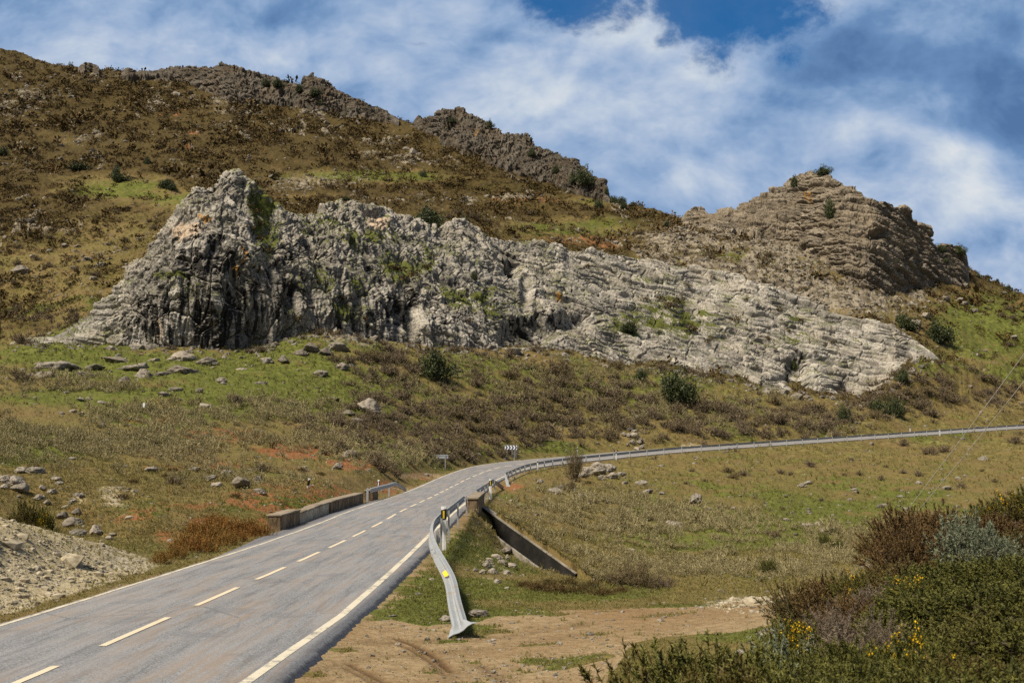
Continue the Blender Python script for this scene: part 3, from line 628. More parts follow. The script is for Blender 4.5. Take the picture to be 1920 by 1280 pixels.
OUTG = {}
def outcrop(name, top, base, yb, yset, nx, nt_, label, material, amp, cliff, dip, scale=1., prof=1.0, back=14., steps=None, ell_s=(), ell_o=(), ell_p=(), ell_m=(), holes=(), moss_k=.0, seed=0., onhill=0, wk=1.):
    x0, x1 = top[0][0], top[-1][0]; px = np.linspace(x0, x1, nx)
    rt = np.interp(px, *zip(*top)); rb = np.interp(px, *zip(*base)); Yb = yb(px); St = yset(px)
    if onhill:      # stand on the hillside where it is met
        Yb = gsmooth(np.array([min(at(p, r+2)[1], at(p, r+8)[1]+14) for p, r in zip(px, rb)]), max(2, nx/40))-onhill
    rb = np.maximum(rb, rt+1)
    nb = max(10, nt_//5); nu_ = max(4, nt_//30)
    P = []
    for i in range(nu_): P.append(unproj(px, rb, Yb)+np.stack([0*px, -.15*(nu_-i)*scale+0*px, -(.7*(nu_-i))*scale+0*px], -1))     # footing in the soil
    B = unproj(px, rb, Yb); T = unproj(px, rt, Yb+St)
    for t in np.linspace(0, 1, nt_):
        pr = prof(px) if callable(prof) else prof
        g = t**pr           # set back follows this power: >1 keeps the foot steep
        Yt = Yb+St*g; row = rb+(rt-rb)*t
        # keep rows even in the picture
        P.append(unproj(px, row, Yt))
    hT = np.clip(T[:, 2]-B[:, 2], 1, 99)
    for i in range(1, nb+1):
        q = i/nb; d = q*np.minimum(back, hT*1.6)
        P.append(T+np.stack([T[:, 0]/T[:, 1]*d, d, -hT*1.25*q*q-.05*d], -1))
    P = np.array(P)
    def normals(P):
        du = np.gradient(P, axis=1); dv = np.gradient(P, axis=0); n = np.cross(du, dv); n /= np.maximum(1e-9, np.linalg.norm(n, axis=2))[..., None]; return n
    N = normals(P)
    for ax in (0, 1):
        for _ in range(6): N = (np.roll(N, 1, ax)+2*N+np.roll(N, -1, ax))/4 if False else N
    x, y, z = P[..., 0]+seed, P[..., 1], P[..., 2]
    PXg, ROg = proj(P[..., 0], P[..., 1], P[..., 2])
    cl = cliff(PXg); s = scale
    wob = fbm(x/(11*s), y/(11*s), z/(11*s), 3)
    wob = wob*wk
    xx, yy, zz = x+2.2*s*wob, y, z+1.6*wk*s*perlin(x/(7*s)+9, y/(7*s), z/(7*s))
    big = fbm(x/(16*s), y/(16*s), z/(16*s), 3)
    flute = fbm(xx/(3.2*s), yy/(3.2*s), zz/(17*s), 4, .55, True)
    q = (zz+dip[0]*xx+dip[1]*yy)
    def beds(th, off, wd):       # courses of rock parted by open joints
        bd = q/th+.45*wob+off; fr = bd-np.floor(bd); n_ = np.floor(bd).astype(np.int64); h_ = hash3(n_, n_*0, n_*0, 9)
        joint = 1-sstep(np.minimum(fr, 1-fr), 0, wd); face = sstep(fr, 0, .25)*(1-.6*sstep(fr, .55, 1)); return joint, face, h_
    j1, fc1, b1 = beds(3.1*s, 0., .10); j2, fc2, b2 = beds(1.15*s, .37, .15)
    open1 = sstep(perlin(x/(9*s), y/(9*s), z/(5*s)+40), -.35, .15); open2 = sstep(perlin(x/(4*s)+11, y/(4*s), z/(2*s)), -.2, .3)
    f1, f21, cid = worley(xx/(5.5*s), yy/(5.5*s), q/(2.6*s)); w1, w21, wid = worley(xx/(2.6*s)+3, yy/(2.6*s), zz/(8*s)); vert = cl > .55; f21 = np.where(vert, w21, f21); cid = np.where(vert, wid, cid); g1, g21, gid = worley(xx/(2.1*s)+7, yy/(2.1*s), q/(1.15*s)); h1, h21, hid = worley(x/(.9*s), y/(.9*s), z/(.7*s))
    crack = 1-sstep(f21, 0, .07); crack2 = 1-sstep(g21, 0, .09); crack3 = 1-sstep(h21, 0, .13)
    rid = fbm(x/(3.4*s), y/(3.4*s), z/(4.6*s), 4, .5, True)
    butt = fbm(x/(26*s), y/(26*s), z/(60*s), 3, .5, True)
    fl2 = fbm(xx/(1.5*s), yy/(1.5*s), zz/(9*s), 3, .5, True)
    D = amp*(1.5*big + 1.7*butt*(.35+.65*cl) + cl*(1.9*flute+.55*fl2+.7*(cid-.5)-.6*crack) + (1-cl)**1.6*(1.0*fc1*(.4+b1)-1.5*j1*open1+.45*fc2*(.4+b2)-.85*j2*open2+.8*(cid-.5)-.7*crack)
             + .30*(gid-.5)-.38*crack2*open2+.08*(hid-.5)-.10*crack3+.28*rid)
    D = D-D[nu_:nu_+nt_].mean()
    for (a, b, rx, ry, k) in holes: D = D - k*np.exp(-(((PXg-a)/rx)**2+((ROg-b)/ry)**2)**2)
    edge = np.minimum(1, np.minimum(px-x0, x1-px)/max(1., .04*(x1-x0)))[None, :]
    D = D*(.1+.9*edge)*np.clip(hT/9., .10, 1.)[None, :]
    Nd = N.copy(); Nd[..., 2] *= .75; Nd /= np.linalg.norm(Nd, axis=2)[..., None]
    P2 = P+D[..., None]*Nd
    P2[:nu_, :, 2] = P[:nu_, :, 2]
    N2 = normals(P2)
    PX2, RO2 = proj(P2[..., 0], P2[..., 1], P2[..., 2])
    streak = fbm(x/1.1, y/1.1, z/13, 4, .6)
    st = 0*x; og = 0*x; pk = 0*x; mo = 0*x
    for L, nm in ((ell_s, 's'), (ell_o, 'o'), (ell_p, 'p'), (ell_m, 'm')):
        m = ell(L, PXg, ROg) if len(L) else 0*x
        if nm == 's': st = m
        elif nm == 'o': og = m
        elif nm == 'p': pk = m
        else: mo = m
    str2 = fbm(x/.45, y/.45, z/6, 3, .6); pat = fbm(x/5, y/5, z/7, 3)
    stain = np.clip(st*(.56+1.7*streak+.8*str2+.5*pat)+.36*cl*sstep(streak+.4*pat, .05, .36), 0, 1)*(1-sstep(N2[..., 2], .5, .8))
    moss_base = cl
    og = og*(.62+1.2*fbm(x/1.6, y/1.6, z/5, 3)); 
    moss = mo*(.75+fbm(x/3, y/3, z/3, 3))+moss_k*np.clip(N2[..., 2]*.7+.9*fbm(x/5, y/5, z/4, 3)+.15, 0, 1)
    tone = .5*cid+.3*gid+.2*hid
    f = grid_faces(*P2.shape[:2])
    me = mesh_np(name, P2.reshape(-1, 3), f, material, dict(cliff=cl.ravel()+0*stain.ravel(), stain=stain.ravel(), moss=moss.ravel(), ochre=og.ravel(), tone=tone.ravel(), pink=pk.ravel()), smooth=True)
    o = link(name, me, label=label, cat='rock')
    OUTG[label] = (P2, PX2, RO2, nu_, nt_, N2)
    return o
_cl = lambda p: np.interp(p, [14, 180, 260, 560, 760, 950, 1150, 1800], [.1, .25, .8, .95, .85, .5, .1, 0])
outcrop('rock_outcrop', OT, OB, oyb, oset, 1650, 430, 'long pale limestone outcrop with a steep black streaked cliff above the road', M_PALE, .92, _cl, (.30, .12),
        prof=lambda p: np.interp(p, [14, 260, 330, 520, 700, 1000, 1300, 1770], [1.0, 1.4, 2.6, 2.4, 1.7, 1.25, 1.05, 1.0]), moss_k=.68,
        ell_s=[(330, 600, 80, 70, 1.1), (400, 590, 100, 90, 1.15), (400, 500, 70, 60, 1.), (360, 470, 40, 45, .9), (300, 570, 50, 65, .95), (470, 560, 50, 100, .75), (540, 560, 70, 80, .6), (560, 500, 60, 70, .5), (640, 570, 60, 60, .5), (690, 540, 40, 50, .4), (850, 570, 60, 60, .5), (900, 540, 40, 50, .4), (1130, 590, 60, 40, .4), (250, 625, 50, 25, .5), (720, 590, 40, 50, .55), (765, 590, 25, 50, .6), (960, 500, 25, 35, .8), (1000, 610, 90, 40, .6), (1060, 575, 60, 40, .5), (930, 560, 40, 40, .3), (840, 600, 60, 50, .35), (1140, 640, 60, 40, .4), (1500, 690, 28, 45, .9), (1580, 720, 25, 30, .5), (1470, 715, 20, 20, .5), (1210, 665, 30, 20, .4), (600, 600, 90, 40, .35), (660, 520, 60, 60, .25), (1250, 525, 120, 10, .3)],
        ell_o=[(375, 412, 12, 12, 1.), (390, 420, 14, 10, .9), (350, 425, 10, 8, .6), (440, 495, 14, 35, 1.), (428, 545, 12, 30, .9), (450, 430, 10, 8, .7), (300, 540, 50, 10, .5), (340, 535, 25, 10, .6), (1050, 560, 14, 20, .8), (470, 610, 16, 30, .4), (565, 505, 8, 30, .6)],
        ell_p=[(705, 420, 22, 18, 1.), (355, 440, 40, 30, .7), (300, 620, 12, 30, .7), (345, 560, 14, 14, .4), (400, 615, 16, 25, .5), (430, 640, 25, 12, .4)],
        ell_m=[(485, 410, 20, 50, 1.), (470, 370, 14, 25, .8), (500, 450, 20, 40, .6), (760, 505, 60, 40, .6), (800, 490, 20, 30, .7), (880, 560, 55, 20, .7), (920, 580, 50, 20, .6), (320, 520, 40, 7, .9), (1260, 600, 60, 40, .7), (1180, 610, 40, 25, .5), (1330, 610, 60, 20, .5), (640, 560, 60, 50, .35), (580, 540, 40, 50, .3), (1480, 640, 60, 10, .5), (1500, 600, 40, 14, .5), (620, 430, 70, 25, .4), (700, 450, 60, 20, .5)],
        holes=[(1000, 618, 60, 20, 2.6), (960, 505, 16, 18, 3.), (745, 590, 12, 32, 2.6), (770, 600, 14, 34, 3.), (1500, 692, 20, 30, 2.6), (985, 545, 12, 30, 2.), (960, 640, 40, 12, 1.5), (1590, 730, 14, 20, 2.), (540, 560, 14, 24, 2.), (700, 405, 20, 8, 1.5), (725, 592, 7, 25, 1.6), (1080, 600, 40, 14, 2.5)])
_k = lambda v: (lambda p: np.interp(p, *zip(*v)) if isinstance(v, list) else np.full(np.shape(p), float(v)))
outcrop('rocky_peak', [(1278, 408), (1290, 396), (1305, 387), (1318, 396), (1340, 401), (1380, 395), (1400, 386), (1420, 374), (1440, 366), (1460, 354), (1478, 343), (1490, 331), (1505, 325), (1525, 322), (1545, 326), (1562, 334), (1580, 344), (1600, 352), (1620, 364), (1640, 371), (1662, 376), (1690, 392), (1702, 397), (1706, 414), (1722, 423), (1744, 438), (1752, 462), (1770, 462), (1785, 459), (1803, 466), (1812, 478), (1816, 508)],
        [(1278, 414), (1340, 420), (1400, 432), (1450, 445), (1500, 452), (1545, 480), (1580, 515), (1630, 540), (1680, 540), (1740, 525), (1816, 514)],
        _k([(1278, 412), (1500, 385), (1600, 370), (1816, 395)]), _k([(1278, 8), (1500, 30), (1600, 34), (1700, 22), (1816, 8)]), 760, 220, 'tan layered limestone summit with a lone bush on top', M_TAN, 1.7, lambda p: .30+0*p, (.34, .05), scale=1.25, prof=1.25, back=18, moss_k=.35,
        ell_o=[(1520, 370, 14, 20, .8), (1560, 400, 14, 16, .6), (1600, 420, 14, 12, .4)], ell_s=[(1745, 470, 20, 20, .4)], wk=.35, holes=[(1555, 395, 10, 16, 3.), (1640, 440, 20, 8, 2.)], seed=300, onhill=3)
outcrop('ridge_crag', [(228, 138), (240, 128), (255, 136), (280, 130), (300, 131), (312, 124), (325, 128), (350, 122), (365, 127), (380, 123), (400, 126), (425, 121), (438, 119), (452, 126), (470, 131), (500, 140), (530, 151), (560, 155), (568, 143), (585, 141), (600, 147), (612, 152), (622, 160), (628, 172), (640, 178), (660, 186), (680, 191), (700, 196), (720, 205), (748, 224)],
        [(228, 143), (300, 142), (350, 150), (390, 165), (440, 186), (500, 190), (560, 190), (600, 200), (640, 206), (690, 214), (748, 228)],
        _k([(228, 640), (440, 612), (600, 590), (748, 556)]), _k([(228, 6), (440, 20), (600, 14), (748, 4)]), 620, 70, 'dark broken crag along the skyline above the heath slope', M_DARK, 2.2, lambda p: .55+0*p, (.25, .1), scale=1.35, prof=1.2, back=18, moss_k=.5, ell_o=[(437, 130, 12, 8, .6), (440, 150, 10, 20, .3)], seed=700, onhill=4)
outcrop('ridge_crag', [(776, 226), (785, 217), (795, 226), (808, 222), (820, 213), (835, 208), (858, 210), (872, 215), (884, 211), (898, 219), (912, 227), (930, 241), (945, 251), (962, 259), (975, 254), (985, 252), (998, 261), (1010, 270), (1030, 281), (1050, 290), (1072, 301), (1085, 312), (1098, 320), (1108, 324), (1118, 337), (1130, 341), (1138, 350), (1143, 368)],
        [(776, 232), (815, 250), (840, 264), (880, 280), (910, 296), (950, 312), (990, 328), (1040, 342), (1090, 358), (1143, 374)],
        _k([(776, 556), (880, 510), (990, 478), (1143, 462)]), _k([(776, 4), (880, 30), (990, 30), (1060, 22), (1143, 6)]), 620, 130, 'dark jagged crag stepping down the skyline towards the saddle', M_DARK, 2.2, lambda p: .6+0*p, (.5, .1), scale=1.3, prof=1.15, back=18, moss_k=.5, ell_o=[(890, 245, 16, 14, .8), (960, 265, 10, 10, .5)], seed=900, onhill=4)
outcrop('ridge_crag', [(146, 128), (152, 121), (160, 117), (172, 117), (182, 123), (190, 132)], [(146, 131), (168, 133), (190, 135)], _k(655), _k(4), 60, 24, 'small dark rock knob on the skyline beside the tall crag', M_DARK, 1.0, lambda p: .4+0*p, (.2, .1), scale=1.2, back=10, moss_k=.5, seed=1200, onhill=2)
if 0:
    for p in (0, 60, 130, 200, 300, 440, 530, 640, 750, 870, 960, 1060, 1150, 1230, 1300, 1500, 1600, 1700, 1800, 1900):
        m = np.abs(VPX-p) < 4; print('SKYROW', p, VROW[m].min())
# ------------------------------------------------------------------ road
def asphalt(nt, pos, obj, b):
    uv = nt.node('ShaderNodeUVMap').outputs[0]; sp = nt.node('ShaderNodeSeparateXYZ'); nt.put(sp.inputs[0], uv)
    off, s = sp.outputs[0], sp.outputs[1]
    st = nt.scale(uv, (1.5, .09, 1)); nstr = nt.noise(st, 1.6, 5, .6); nst2 = nt.noise(nt.scale(uv, (3, .22, 1)), 2.2, 5, .65)
    nL = nt.noise(uv, .22, 4, .6); nF = nt.noise(uv, 26, 3, .8); nG = nt.vor(uv, 48, 'F1', 1); gs = nt.node('ShaderNodeSeparateColor'); nt.put(gs.inputs[0], nG)
    c = nt.mix(gs.outputs[0], (.10, .10, .103), (.275, .27, .268))
    c = nt.mix(nt.math('MULTIPLY', nt.step(nF, .5, .66), .6), c, (.40, .39, .37))
    c = nt.mix(nt.math('MULTIPLY', nt.step(nst2, .47, .66), .55), c, (.085, .085, .09))
    # wheel tracks polished paler, brown mud carried along
    trk = nt.math('MULTIPLY', nt.step(nstr, .38, .62), nt.step(s, 0, 60, .35, .75))
    c = nt.mix(nt.math('MULTIPLY', trk, .65), c, (.33, .322, .318))
    mud = nt.math('MULTIPLY', nt.step(nt.math('ADD', nt.math('MULTIPLY', nstr, .6), nt.math('MULTIPLY', nst2, .5)), .50, .66), nt.step(nL, .3, .6))
    c = nt.mix(nt.math('MULTIPLY', mud, .48), c, (.28, .19, .11))
    crk = nt.vor(nt.vmath('ADD', nt.scale(uv, (1, .45, 1)), nt.scale(nt.node('ShaderNodeTexNoise').outputs[1], (.0, .0, 0))), .55, 'DISTANCE_TO_EDGE', 0)
    wv = nt.math('ADD', crk, nt.math('MULTIPLY', nt.math('SUBTRACT', nst2, .5), .10))
    c = nt.mix(nt.math('MULTIPLY', nt.math('MULTIPLY', nt.step(nt.math('ABSOLUTE', wv), .014, .004), nt.step(nL, .50, .60)), .38), c, (.04, .04, .042))
    c = nt.mix(nt.math('MULTIPLY', nt.step(nt.noise(uv, .5, 3, .5), .60, .64), .3), c, (.12, .12, .125))
    ed = nt.math('MAXIMUM', nt.step(off, 3.2, 3.5), nt.step(off, -2.95, -3.3))
    c = nt.mix(nt.math('MULTIPLY', ed, .7), c, nt.mix(gs.outputs[0], (.045, .046, .052), (.13, .13, .14)))
    c = nt.mix(nt.attr('skirt'), c, nt.mix(gs.outputs[0], (.018, .018, .022), (.075, .075, .08)))
    nt.put(b.inputs['Normal'], nt.bump(nt.math('ADD', nF, gs.outputs[0]), .35, .012))
    b.inputs['Roughness'].default_value = .50; b.inputs['Specular IOR Level'].default_value = .6
    return c
M_ASPH = mat('worn_asphalt', asphalt)
ss = np.concatenate([np.arange(6, s_at_y(50), .07), np.arange(s_at_y(50), s_at_y(70), .25), np.arange(s_at_y(70), RS[-1]-1, .6)])
jag = lambda s, q: .045*perlin(s/1.3, 0*s+q, 0*s)+.04*perlin(s/.35, 0*s+q, 0*s+3)+.03*perlin(s/.12, 0*s+q, 0*s+5)
eL, eR = EDGE_L(ss)+jag(ss, 1), EDGE_R(ss)+jag(ss, 5)*1.6
fr = np.linspace(0, 1, 15); V = []; UVs = []; SK = []
for j in range(15+4):
    if j < 2: off = eL-(.22, .05)[j]; dz = (-.35, -.05)[j]
    elif j > 16: off = eR+(.05, .22)[j-17]; dz = (-.045, -.25)[j-17]
    else: off = eL+(eR-eL)*fr[j-2]; dz = 0
    P = road_pt(ss, off, dz)
    P[:, 2] += .012*fbm(P[:, 0]/1.2, P[:, 1]/2.5, 0*ss, 2)
    V.append(P); UVs.append(np.stack([off, ss], 1)); SK.append(np.full(len(ss), 1. if (j < 2 or j > 16) else 0.))
V = np.array(V); f = grid_faces(*V.shape[:2])
me = mesh_np('road', V.reshape(-1, 3), f[:, ::-1], M_ASPH, dict(skirt=np.array(SK).ravel()), smooth=True, uv=np.array(UVs).reshape(-1, 2))
road = link('road', me, kind='structure')
def paint(lo, cover):
    def fn(nt, pos, obj, b):
        n = nt.noise(pos, 7, 6, .75); n2 = nt.noise(pos, 1.1, 4, .6); b.inputs['Roughness'].default_value = .7
        return nt.mix(nt.step(nt.math('ADD', nt.math('MULTIPLY', n, .7), nt.math('MULTIPLY', n2, .4)), cover, cover+.16), nt.mix(n2, (.62, .56, .45), lo), (.23, .22, .205))
    return fn
M_LINE = mat('road_paint', paint((.60, .48, .30), .60)); M_EDGE = mat('worn_road_paint', paint((.52, .47, .35), .53))
def ribbon(name, s0, s1, off, wd, material, n=None, dz=.006):
    n = n or max(2, int((s1-s0)/.5)); s = np.linspace(s0, s1, n+1); o = off(s) if callable(off) else np.full(s.shape, off)
    V = []
    for q in (-.5, .5):
        P = road_pt(s, o+q*wd, dz); P[:, 2] += .012*fbm(P[:, 0]/1.2, P[:, 1]/2.5, 0*s, 2); V.append(P)
    V = np.array(V); f = grid_faces(2, len(s))[:, ::-1]
    return V.reshape(-1, 3), f
def lines(name, segs, material):
    Vs, Fs, n = [], [], 0
    for a in segs:
        V, f = ribbon(name, *a, material); Vs.append(V); Fs.append(f+n); n += len(V)
    link(name, mesh_np(name, np.concatenate(Vs), np.concatenate(Fs), material), road)
dash = []
for t in range(-3, 34):
    y0 = 18.9+5.15*t
    a = s_at_y(18.9)+5.15*t; dash.append((a, a+3.35, 0.0, .13))
for t in range(34, 60): a = s_at_y(18.9)+5.15*t; dash.append((a, a+3.35, 0., .13))
lines('centre_line', dash, M_LINE)
lines('edge_line', [(8, 330, lambda s: -2.86+0*s, .11)], M_EDGE)
lines('edge_line', [(8, 330, LINE_R, .16)], M_EDGE)

# ------------------------------------------------------------------ materials of the furniture
def galv(nt, pos, obj, b):
    n = nt.noise(pos, 3, 5, .6); v = nt.noise(pos, 22, 3, .6); b.inputs['Metallic'].default_value = .25; b.inputs['Roughness'].default_value = .45
    c = nt.mix(n, (.30, .32, .335), (.45, .47, .48)); c = nt.mix(nt.math('MULTIPLY', nt.step(v, .5, .7), .3), c, (.24, .26, .28))
    return nt.mix(nt.math('MULTIPLY', nt.step(nt.noise(pos, 1.3, 5, .7), .48, .66), .6), c, (.36, .29, .20))
M_GALV = mat('galvanised_steel', galv)
def concrete(lo, hi, dark, k, moss=(.13, .11, .035)):
    def fn(nt, pos, obj, b):
        n = nt.noise(pos, 1.2, 6, .65); m = nt.noise(nt.scale(pos, (1, 1, .35)), 3.2, 6, .7); f_ = nt.noise(pos, 14, 4, .7)
        c = nt.mix(nt.step(n, .35, .65), lo, hi); c = nt.mix(nt.math('MULTIPLY', nt.step(m, k, k+.14), .85), c, dark)
        c = nt.mix(nt.math('MULTIPLY', nt.step(nt.noise(pos, 5, 5, .7), .60, .70), .6), c, moss)
        nt.put(b.inputs['Normal'], nt.bump(nt.math('ADD', f_, nt.math('MULTIPLY', m, .8)), .5, .04)); return c
    return fn
M_CONC = mat('stained_concrete', concrete((.125, .085, .048), (.24, .175, .11), (.06, .038, .02), .47))
M_WASH = mat('flaking_whitewash', concrete((.33, .28, .20), (.50, .44, .34), (.17, .115, .06), .51))
M_TOP = mat('mossy_concrete', concrete((.19, .15, .10), (.30, .25, .19), (.11, .08, .04), .52))
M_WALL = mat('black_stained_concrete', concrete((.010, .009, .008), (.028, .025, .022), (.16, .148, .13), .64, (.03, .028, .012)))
M_LIP = mat('pale_concrete', concrete((.16, .14, .11), (.29, .265, .22), (.085, .07, .045), .50))
def plain(name, col, rough=.55, var=.12, spec=.3):
    def fn(nt, pos, obj, b):
        b.inputs['Roughness'].default_value = rough; b.inputs['Specular IOR Level'].default_value = spec
        n = nt.noise(pos, 6, 5, .65); d = tuple(x*(1-var*2.2) for x in col)
        return nt.mix(nt.step(n, .3, .7), d, col)
    return mat(name, fn)
M_WHITE = plain('white_plastic', (.78, .78, .76)); M_BLACK = plain('black_band', (.02, .02, .022)); M_YEL = plain('amber_reflector', (.85, .58, .015), .3)
M_NAVY = plain('navy_sheeting', (.012, .022, .075)); M_SHEET = plain('white_sheeting', (.85, .87, .9), .4, .04); M_BACK = plain('grey_sign_back', (.42, .44, .47), .45)
M_TEAL = plain('teal_plastic', (.012, .19, .17)); M_GREY = plain('grey_steel_post', (.36, .38, .40), .5); M_CABLE = plain('pale_cable', (.50, .47, .42), .5)

# ------------------------------------------------------------------ guard rails
PROF = [(-.156, 0), (-.14, .018), (-.112, .08), (-.07, .08), (-.022, .008), (.022, .008), (.07, .08), (.112, .08), (.14, .018), (.156, 0)]
def beam_mesh(path, side, wide=None, name='beam'):
    """path of (x, y, z, tilt) ; side = +1 when the profile faces to the right of travel"""
    P = np.array(path, float); n = max(30, int(np.linalg.norm(np.diff(P[:, :3], axis=0), axis=1).sum()/.35))
    d = catmull(P, max(3, n//len(P))); V = []
    T = np.gradient(d[:, :3], axis=0); T /= np.linalg.norm(T, axis=1)[:, None]
    for i, (p, t) in enumerate(zip(d, T)):
        t = Vector(t); nn = Vector((t.y, -t.x, 0)).normalized()*side; up = nn.cross(t)*1.
        if up.z < 0: up = -up
        a = p[3]; n2 = nn*math.cos(a)+up*math.sin(a); u2 = up*math.cos(a)-nn*math.sin(a)
        q = 1. if wide is None else 1+wide*max(0, 1-i/6.)
        for v, dp in PROF: V.append(Vector(p[:3])+u2*v*q+n2*dp*(1. if wide is None else min(1, .35+i/5.)))
    f = grid_faces(len(d), len(PROF))
    me = mesh_np(name, np.array([tuple(v) for v in V]), f, M_GALV, smooth=False); return me
def add_beam(parent, path, side, wide=None):
    o = link('beam', beam_mesh(path, side, wide), parent); m = o.modifiers.new('solid', 'SOLIDIFY'); m.thickness = .012; m.offset = 0
    return o
def rail_post(parent, x, y, ztop, zbot, rz, w=.12, d=.07, t=.012):
    """channel section post"""
    b = MB(); c, s = math.cos(rz), math.sin(rz)
    pts = [(-w/2, -d/2), (w/2, -d/2), (w/2, -d/2+t), (-w/2+t, -d/2+t), (-w/2+t, d/2-t), (w/2, d/2-t), (w/2, d/2), (-w/2, d/2)]
    pts = [(x+px*c-py*s, y+px*s+py*c) for px, py in pts]
    b.prism(pts, zbot, ztop); return b.build('post', M_GALV, parent)
# near rail with its end turned down into the turf
g1 = thing('guard_rail', 'near galvanised guard rail whose flared end dives into the turf', 'guard rail')
path1 = [(-.93, 21.3, -.13, 1.05), (-1.0, 22, -.07, 1.0), (-1.15, 23.5, .04, .92), (-1.42, 26.5, .25, .75), (-2.0, 30.5, .56, .42), (-2.32, 33.5, .74, .2), (-2.5, 37, .88, .04), (-2.56, 41, .92, 0), (-2.54, 47, .93, 0), (-2.5, 53, .97, 0), (-2.46, 60.5, 1.03, 0)]
add_beam(g1, path1, -1, 1.15)
for k in (4.0, 6.0, 8.2):
    P = np.array(path1); q = [np.array([np.interp(k+d, np.arange(len(P)), P[:, j]) for j in range(4)]) for d in (-.035, 0, .035)]
    o = link('splice_plate', beam_mesh([(a[0]-.012, a[1]-.002, a[2], a[3]) for a in q], -1), g1); m_ = o.modifiers.new('solid', 'SOLIDIFY'); m_.thickness = .02; m_.offset = 0
    for dy in (-.12, 0, .12):
        for dz in (-.10, .10): b = MB(); b.tube([(q[1][0]-.10, q[1][1]+dy, q[1][2]+dz), (q[1][0]-.135, q[1][1]+dy, q[1][2]+dz)], .022, 6); b.build('bolt', M_GREY, o)
for y, x, zt in ((35, -2.26, .86), (39.4, -2.42, 1.02), (44.2, -2.43, 1.06), (51, -2.40, 1.09), (59.5, -2.36, 1.15)): rail_post(g1, x, y, zt, gz_at(x, y)-.5, R(90) if y < 36 else R(95))
b = MB(); b.box(-.05, .05, -.09, .09, -.006, .006); o = b.build('reflector', M_YEL, g1, loc=(-1.55, 26.9, .37)); o.rotation_euler = (R(38), R(-30), R(8))
# rail beyond the bridge parapet
g2 = thing('guard_rail', 'short galvanised guard rail just past the squat concrete block, its far end bent down', 'guard rail')
def off_path(s0, s1, off, h, n, tilt=0.): return [tuple(road_pt(np.array([s]), np.array([off(s) if callable(off) else off]), h)[0])+(tilt,) for s in np.linspace(s0, s1, n)]
a, e = s_at_y(70.5), s_at_y(92)
o2 = lambda s: float(np.interp(s, [a, e], [3.55, 3.75]))
p2 = off_path(a, e, o2, .72, 6); q = p2[-1]; p2 += [(q[0]+.45, q[1]+2.6, q[2]-.35, .3), (q[0]+.8, q[1]+5, q[2]-.72, .5)]
add_beam(g2, p2, -1)
for y in (71, 76.5, 80.5, 85, 91): 
    s = s_at_y(y); P = road_pt(np.array([s]), np.array([o2(s)+.14]), .86)[0]; rail_post(g2, P[0], P[1], P[2], gz_at(P[0], P[1])-.5, R(92))
# long rail round the bend
g3 = thing('guard_rail', 'long galvanised guard rail following the far bend above the grassy bank', 'guard rail')
a = s_at_y(101.5); e = 330
o3 = lambda s: float(np.interp(s, [a, a+4, a+10, e], [4.75, 4.35, 3.85, 3.75]))
p3 = [];
for s in np.concatenate([[a, a+2, a+4, a+7, a+10], np.arange(a+14, e, 4)]):
    h = float(np.interp(s, [a, a+2, a+4, a+7, a+10], [-.12, .18, .42, .62, .68])); t = float(np.interp(s, [a, a+8], [.9, 0]))
    p3.append(tuple(road_pt(np.array([s]), np.array([o3(s)]), h)[0])+(t,))
add_beam(g3, p3, -1, .5)
for s in np.arange(a+8, e, 4.0):
    P = road_pt(np.array([s]), np.array([o3(s)+.13]), .80)[0]; i = int(np.interp(s, RS, np.arange(len(RS))))
    rail_post(g3, P[0], P[1], P[2], min(gz_at(P[0], P[1]), P[2]-.9)-.3, math.atan2(RN[i, 1], RN[i, 0])+R(180))
# left rail
g4 = thing('guard_rail', 'short bright guard rail at the end of the low bridge wall, bending to the ground', 'guard rail')
a, e = s_at_y(73), s_at_y(86)
p4 = off_path(a, e, -3.45, .70, 5); q = p4[-1]; p4 += [(q[0]+.1, q[1]+3, q[2]-.22, 0), (q[0]+.3, q[1]+6, q[2]-.62, .2)]
add_beam(g4, p4, 1)
for y in (73.1, 84):
    s = s_at_y(y); P = road_pt(np.array([s]), np.array([-3.60]), .84)[0]; rail_post(g4, P[0], P[1], P[2], gz_at(P[0], P[1])-.4, R(0), .14, .1)

# ------------------------------------------------------------------ culvert parapets and wing walls
def wall_block(name, y0, y1, offs, h, base, material, topm=None, n=8, parent=None, cope=.0, wob=.02):
    b = MB(); s = np.linspace(s_at_y(y0), s_at_y(y1), n); o0, o1 = offs; V = []
    for k, q in enumerate(s):
        A = road_pt(np.array([q]), np.array([o0]))[0]; B = road_pt(np.array([q]), np.array([o1]))[0]; w_ = wob*(random.random()-.5)*2
        V += [(A[0], A[1], A[2]+base), (A[0]+w_, A[1], A[2]+h+w_), (B[0]+w_, B[1], A[2]+h+w_*1.5), (B[0], B[1], A[2]+base)]
    F = []
    for k in range(n-1):
        i = 4*k; F += [(i, i+4, i+5, i+1), (i+1, i+5, i+6, i+2), (i+2, i+6, i+7, i+3)]
    F += [(0, 1, 2, 3), (4*n-1, 4*n-2, 4*n-3, 4*n-4)]
    if o0 > o1: F = [f[::-1] for f in F]
    b.add(V, F); return b.build(name, material, parent, bevel=.025)
pw = thing('bridge_wall', 'low concrete bridge wall with stained and whitewashed stretches along the road edge', 'wall')
for (y0, y1, of, h, m) in ((49, 53, (-4.35, -3.78), .60, M_CONC), (53.02, 56.4, (-4.28, -3.82), .46, M_WASH), (56.42, 60.6, (-4.28, -3.80), .50, M_WASH), (60.62, 72.2, (-4.28, -3.72), .54, M_CONC)):
    blk = wall_block('wall_section', y0, y1, of, h, -.7, m, parent=pw)
    wall_block('coping', y0-.03, y1+(.01 if y1 < 72 else .03), (of[0]-.04, of[1]+.04), h+.075, h+.003, M_TOP, parent=blk, wob=.012)
